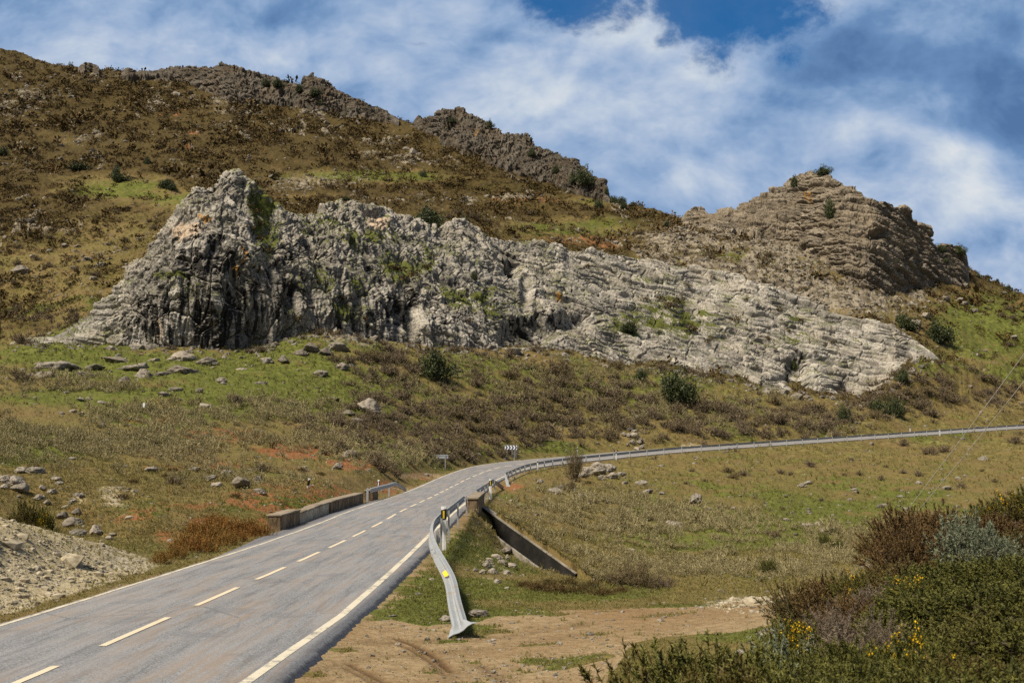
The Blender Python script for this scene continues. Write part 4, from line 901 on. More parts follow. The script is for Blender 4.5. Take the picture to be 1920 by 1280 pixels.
cb = thing('concrete_block', 'weathered concrete block behind the short bright guard rail', 'block')
blk = wall_block('block_body', 76.5, 79.2, (-4.3, -3.75), .55, -.5, M_CONC, parent=cb); wall_block('coping', 76.45, 79.25, (-4.34, -3.71), .62, .553, M_TOP, parent=cb, wob=.01)
rp = thing('concrete_block', 'squat mossy concrete parapet block between two guard rails over the dark channel', 'block')
blk = wall_block('block_body', 62.2, 70.2, (3.42, 3.98), .62, -1.3, M_CONC, parent=rp); wall_block('coping', 62.15, 70.25, (3.37, 4.03), .72, .623, M_TOP, parent=rp, wob=.02)
def slant_wall(name, A, B, thick, depth, material, parent, n=14, lift=0.):
    A, B = Vector(A), Vector(B); d = B-A; nn = Vector((d.y, -d.x, 0)).normalized()*thick; V = []; b = MB()
    for i in range(n):
        p = A+d*(i/(n-1)); j = Vector((0, 0, .03*(random.random()-.5)+lift))
        V += [p+Vector((0, 0, -depth)), p+j, p+nn+j, p+nn+Vector((0, 0, -depth))]
    F = []
    for k in range(n-1):
        i = 4*k; F += [(i, i+4, i+5, i+1), (i+1, i+5, i+6, i+2), (i+2, i+6, i+7, i+3)]
    F += [(0, 1, 2, 3), (4*n-1, 4*n-2, 4*n-3, 4*n-4)]
    b.add(V, F); return b.build(name, material, parent, bevel=.02)
wt = thing('wing_wall', 'black stained concrete wing wall running down the bank from the parapet block', 'wall')
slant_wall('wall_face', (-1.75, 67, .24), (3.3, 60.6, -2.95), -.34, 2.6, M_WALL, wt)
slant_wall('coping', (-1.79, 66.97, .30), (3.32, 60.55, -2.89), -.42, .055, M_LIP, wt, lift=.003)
wl = thing('wing_wall', 'thin pale concrete kerb wall along the near side of the dark channel', 'wall')
slant_wall('wall_face', (-2.2, 63.9, -.24), (2.0, 57.6, -2.82), -.11, 1.8, M_LIP, wl)

# ------------------------------------------------------------------ delineators, signs, cables
def delineator(label, base, h=1.2, refl=None, band=.27, tilt=(0, 0), group=None, w=.14, rz=0.):
    t = thing('delineator_post', label, 'road post', base, rz, group); t.rotation_euler = (tilt[0], tilt[1], rz)
    d = .05; zb = h-.10-band
    pts = [(-w/2, -d), (0, -d*1.35), (w/2, -d), (w/2, d*.6), (-w/2, d*.6)]
    b = MB(); b.prism(pts, -.35, h); o = b.build('body', M_WHITE, t, bevel=.008)
    b = MB(); g = .004; k = [(px*1.04, py*1.05-(g if py < 0 else -g)) for px, py in pts]
    V = []; n = len(k); sl = .05
    V = [(x, y, zb+(x/w)*sl) for x, y in k]+[(x, y, zb+band+(x/w)*sl) for x, y in k]
    b.add(V, [tuple(range(n))[::-1], tuple(range(n, 2*n))]+[(i, (i+1) % n, n+(i+1) % n, n+i) for i in range(n)]); bo = b.build('black_band', M_BLACK, t)
    if refl:
        b = MB(); b.box(-.028, .028, -d*1.35-.016, -d*1.35-.004, zb+.045, zb+band-.045); b.build('reflector', refl, bo)
    return t
def road_find(px, off, s0=110, s1=330):
    s = np.arange(s0, s1, .2); P = road_pt(s, np.full(s.shape, float(off))); x, _ = proj(P[:, 0], P[:, 1], P[:, 2]); i = int(np.abs(x-px).argmin()); return P[i], s[i]
delineator('white delineator post with amber reflector behind the near guard rail', (-2.42, 40.8, gz_at(-2.42, 40.8)), 1.36-gz_at(-2.42, 40.8), M_YEL, .36, w=.19)
P = road_pt(np.array([s_at_y(80)]), np.array([3.98]))[0]; delineator('white delineator post with amber reflector at the short rail past the block', (P[0], P[1], gz_at(P[0], P[1])), P[2]+1.25-gz_at(P[0], P[1]), M_YEL, .36, w=.19)
for px, off, lab in ((1008, 4.15, 'white delineator post where the far guard rail begins to curve'), (1155, 4.15, 'white delineator post on the far guard rail, beyond the tall bare bush'), (1762, 4.15, 'white delineator post at the far guard rail near the cables')):
    P, s = road_find(px, off); delineator(lab, (P[0], P[1], P[2]-.35), 1.5, None, .2)
for px, off, lab in ((1082, -4.0, 'white delineator post on the uphill verge above the bare bush'), (1706, -4.0, 'white delineator post on the uphill verge at the far straight')):
    P, s = road_find(px, off); delineator(lab, (P[0], P[1], P[2]-.1), 1.15, None, .25)
P = road_pt(np.array([s_at_y(80)]), np.array([-3.95]))[0]; delineator('black banded white post behind the short bright guard rail', (P[0], P[1], P[2]-.1), 1.3, M_SHEET, .5, (R(0), R(6)))
P = at(578, 912); delineator('broken black and white post leaning in the stones by the bridge wall', (P[0], P[1], P[2]-.1), .75, None, .34, (R(18), R(12)), w=.14)
# teal guide post
P = road_pt(np.array([s_at_y(139)]), np.array([-4.4]))[0]
t = thing('guide_post', 'leaning teal guide post with white bands beside the uphill verge', 'road post', (P[0], P[1], P[2]-.05)); t.rotation_euler = (0, R(-9), 0)
b = MB(); b.tube([(0, 0, -.2), (0, 0, .95), (0, 0, 1.0)], [.12, .12, .08], 14); b.build('tube', M_TEAL, t, smooth=False)
for z in (.55, .76): b = MB(); b.tube([(0, 0, z), (0, 0, z+.1)], .125, 14); b.build('reflective_band', M_SHEET, t)
# sign seen from behind
x0, y0 = unproj(827, 883, 126)[:2]; zb = gz_at(x0, y0)
t = thing('road_sign', 'grey back of a rectangular road sign on two steel posts', 'road sign', (x0, y0, zb), R(4))
zt = unproj(827, 852, 126)[2]-zb
b = MB(); b.box(-.78, .78, -.015, .015, zt-.46, zt); pn = b.build('panel', M_BACK, t, bevel=.01)
for z in (zt-.38, zt-.08): b = MB(); b.box(-.74, .74, -.04, -.017, z-.02, z+.02); b.build('stiffener', M_BACK, pn)
for x in (-.46, .45): b = MB(); b.box(x-.04, x+.04, -.10, -.042, -.4, zt-.02); b.build('post', M_GREY, t)
# chevron board
P = road_pt(np.array([s_at_y(149.5)]), np.array([-4.3]))[0]; x0, y0 = unproj(958, 861, P[1])[:2]; zb = gz_at(x0, y0)
t = thing('chevron_sign', 'white bend board with four dark chevrons pointing right at the outside of the bend', 'road sign', (x0, y0, zb))
zt = float(unproj(958, 834.6, y0)[2])-zb; w_ = 1.62; h_ = .56
b = MB(); b.box(-w_/2, w_/2, -.02, .02, zt-h_, zt); bd = b.build('board', M_SHEET, t)
for i in range(4):
    x = -w_/2+.02+i*w_/4; q = .20; c = zt-h_/2; hh = h_/2-.015; r_ = .19; b = MB()
    V = [(x, -.026, c+hh), (x+q, -.026, c+hh), (x+q+r_, -.026, c), (x+q, -.026, c-hh), (x, -.026, c-hh), (x+r_, -.026, c)]
    V2 = [(a_, -.021, c_) for a_, _, c_ in V]; b.add(V+V2, [(0, 5, 2, 1), (5, 4, 3, 2), (0, 1, 7, 6), (1, 2, 8, 7), (2, 3, 9, 8), (3, 4, 10, 9), (4, 5, 11, 10), (5, 0, 6, 11)]); b.build('chevron', M_NAVY, bd)
for x, y in ((-.52, .06), (.16, .75), (.45, .06), (.66, .75)): b = MB(); b.tube([(x, y, -.5), (x, y, zt-(.05 if y < .5 else .45))], .042, 10); b.build('post', M_GREY, t)
# small marker on the slope
P = at(271, 769); t = thing('marker_post', 'small white marker post on the grassy slope below the cliff', 'post', (P[0], P[1], P[2]))
b = MB(); b.box(-.09, .09, -.05, .05, .38, .85); b.build('plate', M_SHEET, t); b = MB(); b.box(-.05, .05, -.04, .04, -.3, .379); b.build('stake', M_BLACK, t)
# cables
for lab, A, B in (('upper pale cable slanting down across the far road to the gorse', (1615, 1066, 64), (2060, 470, 46)), ('lower pale cable slanting down beside its twin to the gorse', (1712, 968, 62), (2060, 532, 47))):
    a_, b_ = unproj(*A), unproj(*B); pts = []
    for q in np.linspace(0, 1, 40): p = a_+(b_-a_)*q; p[2] -= 1.3*4*q*(1-q)*.14; pts.append(p)
    m = MB(); m.tube(pts, .017, 6); m.build('overhead_cable', M_CABLE, label=lab, cat='cable', group='cables crossing the valley', smooth=True)
# ------------------------------------------------------------------ plants: templates
def foliage_mat(name, lo, hi, alt=None, rough=.75, spec=.2, hue=.0):
    def fn(nt, pos, obj, b):
        t = nt.attr('tint'); r = nt.node('ShaderNodeObjectInfo').outputs['Random']
        n = nt.noise(pos, .8, 3, .6)
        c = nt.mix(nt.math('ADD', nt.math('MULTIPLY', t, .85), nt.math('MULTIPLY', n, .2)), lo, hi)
        if alt: c = nt.mix(nt.math('MULTIPLY', nt.step(nt.math('ADD', r, nt.math('MULTIPLY', nt.math('SUBTRACT', n, .5), .8)), .55, .85), .8), c, alt)
        b.inputs['Roughness'].default_value = rough; b.inputs['Specular IOR Level'].default_value = spec
        return c
    return mat(name, fn)
M_TWIG = foliage_mat('bare_twigs', (.05, .038, .022), (.235, .18, .115), (.16, .125, .06))
M_SAGE = foliage_mat('pale_scrub', (.13, .112, .045), (.37, .315, .165))
M_OAK = foliage_mat('evergreen_leaves', (.014, .022, .007), (.085, .10, .03), rough=.55, spec=.35)
M_GORSE = foliage_mat('gorse_spines', (.028, .034, .007), (.165, .160, .036), (.10, .075, .02), rough=.6)
M_FLOWER = foliage_mat('gorse_blossom', (.48, .27, .006), (.75, .50, .012))
M_RUST = foliage_mat('rusty_heath', (.05, .032, .012), (.185, .115, .045), (.11, .09, .03))
M_ORANGE = foliage_mat('orange_heath', (.11, .05, .012), (.36, .185, .045), (.25, .15, .04))
M_SILVER = foliage_mat('silvery_leaves', (.07, .085, .05), (.235, .255, .165))
M_DEAD = foliage_mat('dead_twigs', (.085, .064, .044), (.25, .195, .14))
M_TUFT = foliage_mat('grass_blades', (.105, .12, .022), (.26, .205, .078))
M_TRUNK = foliage_mat('bark', (.05, .04, .03), (.14, .11, .085))
M_HEATH = foliage_mat('heath_cushions', (.028, .020, .007), (.125, .082, .026))  # heath browns with the upper hill's cloud shade put into the colour

def strips(P0, P1, w0, w1, rng):
    """thin quads from P0 to P1, random facing"""
    d = P1-P0; r = rng.normal(size=d.shape); s = np.cross(d, r); s /= np.maximum(1e-9, np.linalg.norm(s, axis=1))[:, None]
    w0 = np.broadcast_to(w0, (len(d),))[:, None]; w1 = np.broadcast_to(w1, (len(d),))[:, None]
    V = np.stack([P0-s*w0, P0+s*w0, P1+s*w1, P1-s*w1], 1).reshape(-1, 3)
    return V, np.arange(len(V)).reshape(-1, 4)
def leaves(P, size, rng, aspect=.55, up=.0, N=None):
    n = len(P); a = rng.normal(size=(n, 3)); a[:, 2] += up
    if N is not None: a = a+N*1.2
    a /= np.linalg.norm(a, axis=1)[:, None]; b = np.cross(a, rng.normal(size=(n, 3))); b /= np.linalg.norm(b, axis=1)[:, None]
    s = np.broadcast_to(size, (n,))[:, None]
    V = np.stack([P-a*s*.0, P+a*s*.5+b*s*aspect*.5, P+a*s, P+a*s*.5-b*s*aspect*.5], 1).reshape(-1, 3)
    return V, np.arange(len(V)).reshape(-1, 4)
def cat(parts):
    Vs, Fs, Ts, n = [], [], [], 0
    for V, F, T in parts: Vs.append(V); Fs.append(F+n); Ts.append(T); n += len(V)
    return np.concatenate(Vs), np.concatenate(Fs), np.concatenate(Ts)
def t_twigs(seed, nstem=34, nsub=9, w=.02, upright=.5, hz=1.0):
    g = np.random.default_rng(seed); parts = []
    az = g.uniform(0, 2*np.pi, nstem); el = np.clip(g.normal(.75+.25*upright, .35, nstem), .12, 1.5); L = g.uniform(.6, 1.05, nstem)
    d = np.stack([np.cos(az)*np.cos(el), np.sin(az)*np.cos(el), np.sin(el)*hz], 1)
    P0 = np.stack([g.normal(0, .12, nstem), g.normal(0, .12, nstem), np.full(nstem, -.08)], 1); mid = P0+d*L[:, None]*.55+g.normal(0, .06, (nstem, 3)); P1 = P0+d*L[:, None]+g.normal(0, .1, (nstem, 3))
    for a, b in ((P0, mid), (mid, P1)):
        V, F = strips(a, b, w*1.1, w*.8, g); parts.append((V, F, np.repeat(g.uniform(0, .45, nstem), 4)))
    k = nstem*nsub; i = np.repeat(np.arange(nstem), nsub); f = g.uniform(.25, 1., k)[:, None]
    base = np.where(f < .55, P0[i]+(mid[i]-P0[i])*f/.55, mid[i]+(P1[i]-mid[i])*(f-.55)/.45)
    dd = d[i]*.5+g.normal(0, .6, (k, 3)); dd[:, 2] += .25; dd /= np.linalg.norm(dd, axis=1)[:, None]
    tip = base+dd*g.uniform(.14, .36, k)[:, None]
    V, F = strips(base, tip, w*.7, w*.35, g); parts.append((V, F, np.repeat(np.clip(g.uniform(.2, 1., k)*.6+.5*tip[:, 2], 0, 1), 4)))
    q = 3; base2 = np.repeat(base+(tip-base)*.6, q, 0); dd2 = g.normal(0, 1, (k*q, 3)); dd2[:, 2] += .4; dd2 /= np.linalg.norm(dd2, axis=1)[:, None]
    V, F = strips(base2, base2+dd2*.14, w*.5, w*.22, g); parts.append((V, F, np.repeat(g.uniform(.35, 1., k*q), 4)))
    return cat(parts)
def t_clump(seed, ncl=40, nl=40, size=.10, flat=.75, spread=.22, aspect=.55, hollow=.55):
    """uneven leafy crown of many clusters"""
    g = np.random.default_rng(seed); d = g.normal(size=(ncl, 3)); d /= np.linalg.norm(d, axis=1)[:, None]; d[:, 2] = np.abs(d[:, 2])*1.1-.12
    lump = 1+.32*np.sin(3*np.arctan2(d[:, 1], d[:, 0])+g.uniform(0, 6))+.15*g.normal(size=ncl)
    r = g.uniform(hollow, 1, ncl)*lump; c = d*r[:, None]*.85; c[:, 2] = c[:, 2]*flat+.12
    i = np.repeat(np.arange(ncl), nl); o = g.normal(size=(ncl*nl, 3)); o /= np.maximum(1e-6, np.linalg.norm(o, axis=1))[:, None]; rad = g.uniform(.2, 1, ncl*nl)**.5
    P = c[i]+o*(rad*spread*g.uniform(.7, 1.3, ncl)[i])[:, None]*np.array([1, 1, .75])
    V, F = leaves(P, size*g.uniform(.7, 1.3, len(P)), g, aspect, .25, o)
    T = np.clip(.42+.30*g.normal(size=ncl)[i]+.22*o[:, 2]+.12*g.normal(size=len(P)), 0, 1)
    return V, F, np.repeat(T, 4)
def t_gorse(seed, nbr=240, nsp=34, L=.24, w=.0085, spl=.055, flat=.85, droop=.0):
    """dome of spiny branchlets"""
    g = np.random.default_rng(seed); az = g.uniform(0, 2*np.pi, nbr); sz = g.uniform(.0, 1, nbr)**.8; ce = np.sqrt(1-sz*sz)
    d = np.stack([np.cos(az)*ce, np.sin(az)*ce, sz], 1); lump = 1+.16*np.sin(2.7*az+g.uniform(0, 6))*ce+.14*np.sin(5*az+4*sz+g.uniform(0, 6))+.09*g.normal(size=nbr)
    r = g.uniform(.45, .95, nbr)*lump; c = d*r[:, None]; c[:, 2] *= flat
    dirs = d*(.8+droop)+np.array([0, 0, .75-1.4*droop])+g.normal(0, .28, (nbr, 3)); dirs /= np.linalg.norm(dirs, axis=1)[:, None]
    Lb = L*g.uniform(.6, 1.4, nbr); tip = c+dirs*Lb[:, None]; parts = []; tb = np.clip(.38+.26*g.normal(size=nbr), 0, 1)
    V, F = strips(c-dirs*Lb[:, None]*.8, tip, w*.9, w*.4, g); parts.append((V, F, np.repeat(tb*.5, 4)))
    k = nbr*nsp; i = np.repeat(np.arange(nbr), nsp); f = g.uniform(-.25, 1.02, k); base = c[i]+dirs[i]*(Lb[i]*f)[:, None]
    dd = dirs[i]*.55+g.normal(0, .62, (k, 3)); dd /= np.linalg.norm(dd, axis=1)[:, None]
    V, F = strips(base, base+dd*(spl*g.uniform(.6, 1.3, k)*(1.15-.4*np.clip(f, 0, 1)))[:, None], w, w*.28, g)
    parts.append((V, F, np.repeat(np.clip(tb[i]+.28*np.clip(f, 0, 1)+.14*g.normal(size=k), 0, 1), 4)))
    return cat(parts), (c, dirs, Lb, tip)
def t_flowers(seed, info, frac=.3, size=.03, n=9, cluster=True):
    g = np.random.default_rng(seed); c, dirs, Lb, tip = info
    pick_ = (np.sin(tip[:, 0]*4+seed)+np.cos(tip[:, 1]*5+seed*2)+.8*g.normal(size=len(tip)) > (1.5-2.6*frac)) & (tip[:, 2] > .25)
    i = np.repeat(np.flatnonzero(pick_), n); f = g.uniform(.35, 1., len(i)); P = c[i]+dirs[i]*(Lb[i]*f)[:, None]+g.normal(0, .02, (len(i), 3))
    V1, F1 = leaves(P, size*g.uniform(.6, 1.2, len(P)), g, .9, .5); V2, F2 = leaves(P, size*g.uniform(.6, 1.1, len(P)), g, .9, .2)
    return cat([(V1, F1, np.repeat(g.uniform(0, 1, len(P)), 4)), (V2, F2, np.repeat(g.uniform(0, 1, len(P)), 4))])
def t_tuft(seed, nb=11, w=.05, lean=.45, h=1.):
    g = np.random.default_rng(seed); az = g.uniform(0, 6.28, nb); P0 = np.stack([g.normal(0, .16, nb), g.normal(0, .16, nb), np.full(nb, -.1)], 1)
    l = g.uniform(.1, lean, nb)*1.5; hh = g.uniform(.5, 1., nb)*h; P1 = P0+np.stack([np.cos(az)*l, np.sin(az)*l, hh+.1], 1); mid = P0*.45+P1*.55; mid[:, 2] += .12*hh
    a = strips(P0, mid, w, w*.9, g); s = np.cross(P1-P0, g.normal(size=P0.shape)); 
    b = strips(mid, P1, w*.9, w*.15, g); T = np.repeat(g.uniform(-.12, .16, nb), 4)
    return cat([(a[0], a[1], T-.05), (b[0], b[1], T+.05)])
def scatter(name, temps, P, S, tint, material, rng=RNG, label=None, tiltk=.12, kind='stuff', sz=None):
    """many tiny plants or chips that nobody could count: one object"""
    P = np.asarray(P); n = len(P); which = rng.integers(0, len(temps), n); Vs, Fs, Ts, off = [], [], [], 0
    S = np.broadcast_to(S, (n,)); tint = np.broadcast_to(tint, (n,)); zz = np.ones(n) if sz is None else np.broadcast_to(sz, (n,))
    for k, (V, F, T) in enumerate(temps):
        m = np.flatnonzero(which == k)
        if not len(m): continue
        a = rng.uniform(0, 6.283, len(m)); c, s = np.cos(a)[:, None], np.sin(a)[:, None]; tx, ty = rng.normal(0, tiltk, (2, len(m)))
        X = V[None, :, 0]*c-V[None, :, 1]*s; Yv = V[None, :, 0]*s+V[None, :, 1]*c; Z = V[None, :, 2]*zz[m][:, None]+0*X
        X = X+Z*tx[:, None]; Yv = Yv+Z*ty[:, None]
        W = np.stack([X, Yv, Z], -1)*S[m][:, None, None]+P[m][:, None, :]
        Vs.append(W.reshape(-1, 3)); nf = (F[None]+(np.arange(len(m))*len(V))[:, None, None]).reshape(-1, F.shape[1])+off; Fs.append(nf); off += len(m)*len(V)
        Ts.append((T[None]+tint[m][:, None]).ravel())
    me = mesh_np(name, np.concatenate(Vs), np.concatenate(Fs), material, dict(tint=np.clip(np.concatenate(Ts), 0, 1)))
    return link(name, me, label=label, kind=kind)
def pos_of(idx): return np.stack([gx[idx], gy[idx], gz[idx]], 1)
def tmesh(name, t, material): return mesh_np(name, t[0], t[1], material, dict(tint=t[2]))

# ------------------------------------------------------------------ stones
def ico(sub):
    import bmesh
    bm = bmesh.new(); bmesh.ops.create_icosphere(bm, subdivisions=sub, radius=1); V = np.array([v.co[:] for v in bm.verts]); F = np.array([[v.index for v in f.verts] for f in bm.faces]); bm.free(); return V, F
def t_stone(seed, sub=4, flat=.65):
    g = np.random.default_rng(seed); V, F = ico(sub); n = V/np.linalg.norm(V, axis=1)[:, None]
    r = np.full(len(V), 1.25)
    for _ in range(16):                                    # cut by random planes: an angular block
        d = g.normal(size=3); d /= np.linalg.norm(d); h = g.uniform(.62, 1.0); k = n@d; r = np.where(k > .05, np.minimum(r, h/np.maximum(k, .05)), r)
    o = g.uniform(0, 50, 3); r = r+.22*fbm(n[:, 0]*1.6+o[0], n[:, 1]*1.6+o[1], n[:, 2]*1.6, 4)+.12*fbm(n[:, 0]*4+o[0], n[:, 1]*4, n[:, 2]*4+o[2], 3, .6, True)
    f1, f2, _c = worley(n[:, 0]*2+o[1], n[:, 1]*2, n[:, 2]*2.6); r = r-.16*(1-sstep(f2, 0, .12))
    W = n*r[:, None]*np.array([1, g.uniform(.65, .95), flat*g.uniform(.8, 1.15)]); return W, F
def stone_mat(nt, pos, obj, b):
    r = nt.node('ShaderNodeObjectInfo').outputs['Random']; t = nt.attr('tint')
    n = nt.noise(pos, 2.2, 6, .7); m = nt.noise(pos, 9, 5, .7); f_ = nt.noise(pos, 26, 3, .7)
    c = nt.mix(nt.step(n, .3, .7), (.12, .104, .083), (.375, .335, .28)); c = nt.mix(nt.math('MULTIPLY', nt.step(m, .49, .62), .85), c, (.07, .06, .047))
    c = nt.mix(nt.step(nt.math('ADD', nt.math('MULTIPLY', r, .5), nt.math('MULTIPLY', n, .5)), .55, .75), c, (.33, .285, .23))
    c = nt.mix(nt.math('MULTIPLY', t, .8), c, (.075, .065, .05)); c = nt.mix(nt.math('MULTIPLY', nt.step(nt.noise(pos, 4, 4, .6), .6, .68), .5), c, (.12, .11, .035))
    nt.put(b.inputs['Normal'], nt.bump(nt.math('ADD', m, nt.math('MULTIPLY', f_, .5)), .5, .06)); return c
M_STONE = mat('limestone_boulder', stone_mat, .9, .15)
STONES = [t_stone(100+i, 4, .62) for i in range(7)]
ST_ME = [mesh_np('boulder', V, F, M_STONE, dict(tint=np.zeros(len(V))), smooth=True) for V, F in STONES]
ST_MOSS = [mesh_np('boulder', V, F, M_STONE, dict(tint=np.clip(.55+.7*fbm(V[:, 0]*1.5+i, V[:, 1]*1.5, V[:, 2]*1.5, 3), 0, 1)), smooth=True) for i, (V, F) in enumerate(STONES[:4])]
def boulder(px, row, wpx, label, group=None, dark=False, flat=1., sink=.28, k=None, tilt=.25, P=None):
    P = at(px, row) if P is None else P; r = wpx*.5*P[1]/FPX; k = random.randrange(99) if k is None else k
    o = link('boulder', (ST_MOSS[k % 4] if dark else ST_ME[k % 7]), None, (P[0], P[1], P[2]+r*(.62*flat-sink)), label, 'boulder', group)
    o.scale = (r, r*random.uniform(.8, 1.1), r*flat); o.rotation_euler = (random.uniform(-tilt, tilt), random.uniform(-tilt, tilt), random.uniform(0, 6.28)); return o
boulder(1304, 940, 30, 'lone pale grey boulder in the middle of the grassy field below the far rail', k=0, flat=1.25, sink=.2)
boulder(1331, 952, 12, 'small white stone downhill of the lone pale boulder', k=1)
boulder(178, 1000, 32, 'white rounded boulder at the end of the dark rocks beside the scree heap', k=2, flat=1.1)
for p, r, w_, lab in ((135, 985, 46, 'largest dark mossy boulder by the scree heap'), (118, 968, 30, 'dark boulder uphill of the largest mossy one by the scree'), (142, 962, 24, 'small dark boulder at the top of the mossy cluster by the scree'), (150, 1003, 30, 'dark boulder touching the white one by the scree heap')): boulder(p, r, w_, lab, dark=True, flat=.9)
boulder(130, 1005, 9, 'tiny reddish stone among the dark boulders by the scree', k=5)
for p, r, w_ in ((8, 900, 34), (30, 905, 40), (36, 918, 34), (62, 884, 34), (104, 898, 18), (115, 904, 18), (78, 914, 16), (98, 920, 20), (40, 880, 26), (10, 912, 20), (135, 940, 22), (152, 928, 18), (120, 948, 14), (70, 935, 22), (90, 942, 16), (205, 1008, 18), (215, 1000, 14)):
    boulder(p, r, w_, 'pale boulder in the stony stream bed at the picture edge above the scree heap', 'boulders in the stony stream bed', flat=.85)
for p, r, w_, lab in ((280, 881, 24, 'elongated white stone on the red slope, tilted downhill'), (240, 969, 18, 'grey stone low on the brown slope between scree and orange bush'), (426, 891, 30, 'dark grey boulder with pale top on the slope above the bridge wall'), (388, 898, 24, 'pale speckled boulder just uphill of the orange slope stones'), (366, 880, 22, 'tan boulder on the bare patch of the near slope'), (406, 909, 24, 'low dark rock below the pale speckled boulder'), (632, 879, 24, 'flat white stone lying on the red soil'), (488, 920, 26, 'long tan stone beside the dark lumps near the bridge wall'), (655, 853, 34, 'dark slanting slab at the upper rim of the red soil')): boulder(p, r, w_, lab, flat=.8)
for p, r, w_ in ((455, 908, 44), (480, 902, 24)): boulder(p, r, w_, 'dark lichen covered lump of rock on the slope above the bridge wall', 'dark lumps above the bridge wall', True, .85)
for p, r, w_, f_ in ((110, 690, 110, .5), (160, 700, 60, .5), (80, 700, 70, .45), (220, 672, 70, .4), (240, 690, 60, .4), (290, 672, 40, .5), (345, 672, 90, .55), (385, 680, 60, .6), (340, 692, 80, .45), (270, 706, 60, .7), (265, 690, 36, .8), (300, 700, 40, .6), (235, 712, 40, .6), (330, 730, 44, .6), (310, 738, 36, .6), (375, 735, 26, .8), (415, 712, 30, .7), (485, 718, 30, .6), (500, 676, 40, .7), (530, 672, 36, .7), (580, 655, 50, .7), (610, 660, 44, .7), (635, 650, 60, .6), (560, 662, 40, .6), (600, 700, 40, .7), (640, 690, 40, .8), (690, 768, 60, .9), (705, 778, 40, .7), (665, 790, 50, .6), (650, 774, 34, .6), (540, 752, 60, .35), (200, 752, 40, .4), (150, 750, 24, .6), (165, 744, 22, .5), (138, 768, 24, .6), (150, 772, 20, .6), (116, 773, 14, .7), (255, 785, 18, .6), (385, 763, 34, .7), (195, 797, 18, 1.), (175, 690, 60, .4), (450, 690, 40, .4), (620, 745, 40, .4)):
    boulder(p, r, w_*.8, 'weathered limestone rock breaking through the green turf below the cliff', 'rocks in the turf below the cliff', random.random() < .45, f_*1.15, .42)
for p, r, w_ in ((1105, 885, 30), (1125, 888, 36), (1140, 880, 30), (1118, 876, 34), (1150, 893, 26), (1095, 893, 20), (1165, 888, 20), (1130, 897, 22)): boulder(p, r, w_, 'pale block in the heap of rocks beside the tall bare bush', 'rock heap beside the tall bare bush', False, .9)
for p, r, w_ in ((1188, 818, 16), (1196, 830, 15), (1184, 828, 14), (1200, 838, 12), (1168, 812, 12), (1180, 806, 13), (1192, 840, 12), (1176, 818, 12), (1190, 808, 12), (1202, 824, 12), (1178, 834, 10)): boulder(p, r, w_, 'pale rock of the small ledge rising over the bend', 'small rock ledge over the bend', False, 1.1)
for p, r, w_ in ((1200, 905, 26), (1215, 920, 22), (1040, 920, 30), (1054, 912, 20), (1010, 900, 16), (1090, 930, 20), (1140, 940, 16), (1075, 917, 18), (975, 945, 12), (1240, 925, 18), (1265, 985, 34), (1255, 978, 18), (1500, 908, 20), (1512, 905, 18), (1600, 918, 16), (1605, 922, 16), (1650, 950, 20), (1660, 945, 12), (1512, 985, 26), (1535, 983, 22), (1550, 992, 30), (1490, 1000, 14), (1475, 973, 16), (1375, 955, 14), (1340, 975, 14), (1385, 978, 10), (1180, 1030, 16), (1148, 990, 14), (1285, 1040, 10)):
    boulder(p, r, w_, 'grey stone scattered over the grassy field below the far guard rail', 'stones scattered over the field', random.random() < .25, .7)
for p, r, w_ in ((915, 1060, 26), (930, 1045, 24), (945, 1035, 22), (905, 1075, 20), (925, 1075, 22), (940, 1058, 24), (955, 1045, 18), (895, 1068, 16), (950, 1072, 16), (935, 1088, 16), (960, 1060, 20), (918, 1048, 18)): boulder(p, r, w_, 'angular grey stone in the heap on the bank under the guard rail', 'stone heap on the bank', False, .9)
for p, r, w_, lab in ((951, 1101, 17, 'smooth white stone on the turf below the stone heap'), (879, 1112, 13, 'flat white stone close to the guard rail end'), (894, 1135, 9, 'small white stone downhill from the rail end'), (808, 1085, 16, 'pinkish flat stone beside the rail in the verge'), (1000, 1138, 9, 'small stone at the rim of the bare earth'), (1226, 1128, 14, 'white stone lying on the green strip beyond the bare earth')): boulder(p, r, w_, lab, flat=.6)
for p, r, w_, lab in ((835, 1160, 26, 'tan stone tucked under the flared rail end'), (895, 1152, 40, 'long tan stone bedded right behind the flared rail end')): boulder(p, r, w_, lab, flat=.7, sink=.15)
for p, r, w_, lab in ((1445, 1185, 55, 'long pale flat stone at the gorse edge of the bare earth'), (1418, 1205, 22, 'orange tinted stone beside the long flat one'), (1390, 1222, 30, 'thin flat stone near the front gorse'), (1540, 1098, 16, 'pale stone on the gravel rim below the gorse'), (1625, 1062, 34, 'white slab glimpsed between gorse bushes')): boulder(p, r, w_, lab, flat=.5)
for p, r, w_ in ((35, 510, 34), (140, 500, 14), (190, 497, 20), (165, 487, 20), (145, 462, 14), (120, 460, 18), (60, 480, 14), (235, 500, 12), (90, 470, 12), (175, 520, 14)): boulder(p, r, w_, 'grey rock on the dry hillside beside the tall cliff', 'rocks on the dry hillside', False, .8)
for p, r, w_ in ((1735, 595, 26), (1718, 605, 22), (1775, 560, 20), (1800, 562, 16), (1822, 565, 14), (1830, 583, 12), (1900, 633, 18), (1805, 570, 14)): boulder(p, r, w_, 'pale boulder on the green slope under the tan summit', 'boulders on the green slope under the summit', False, .9)
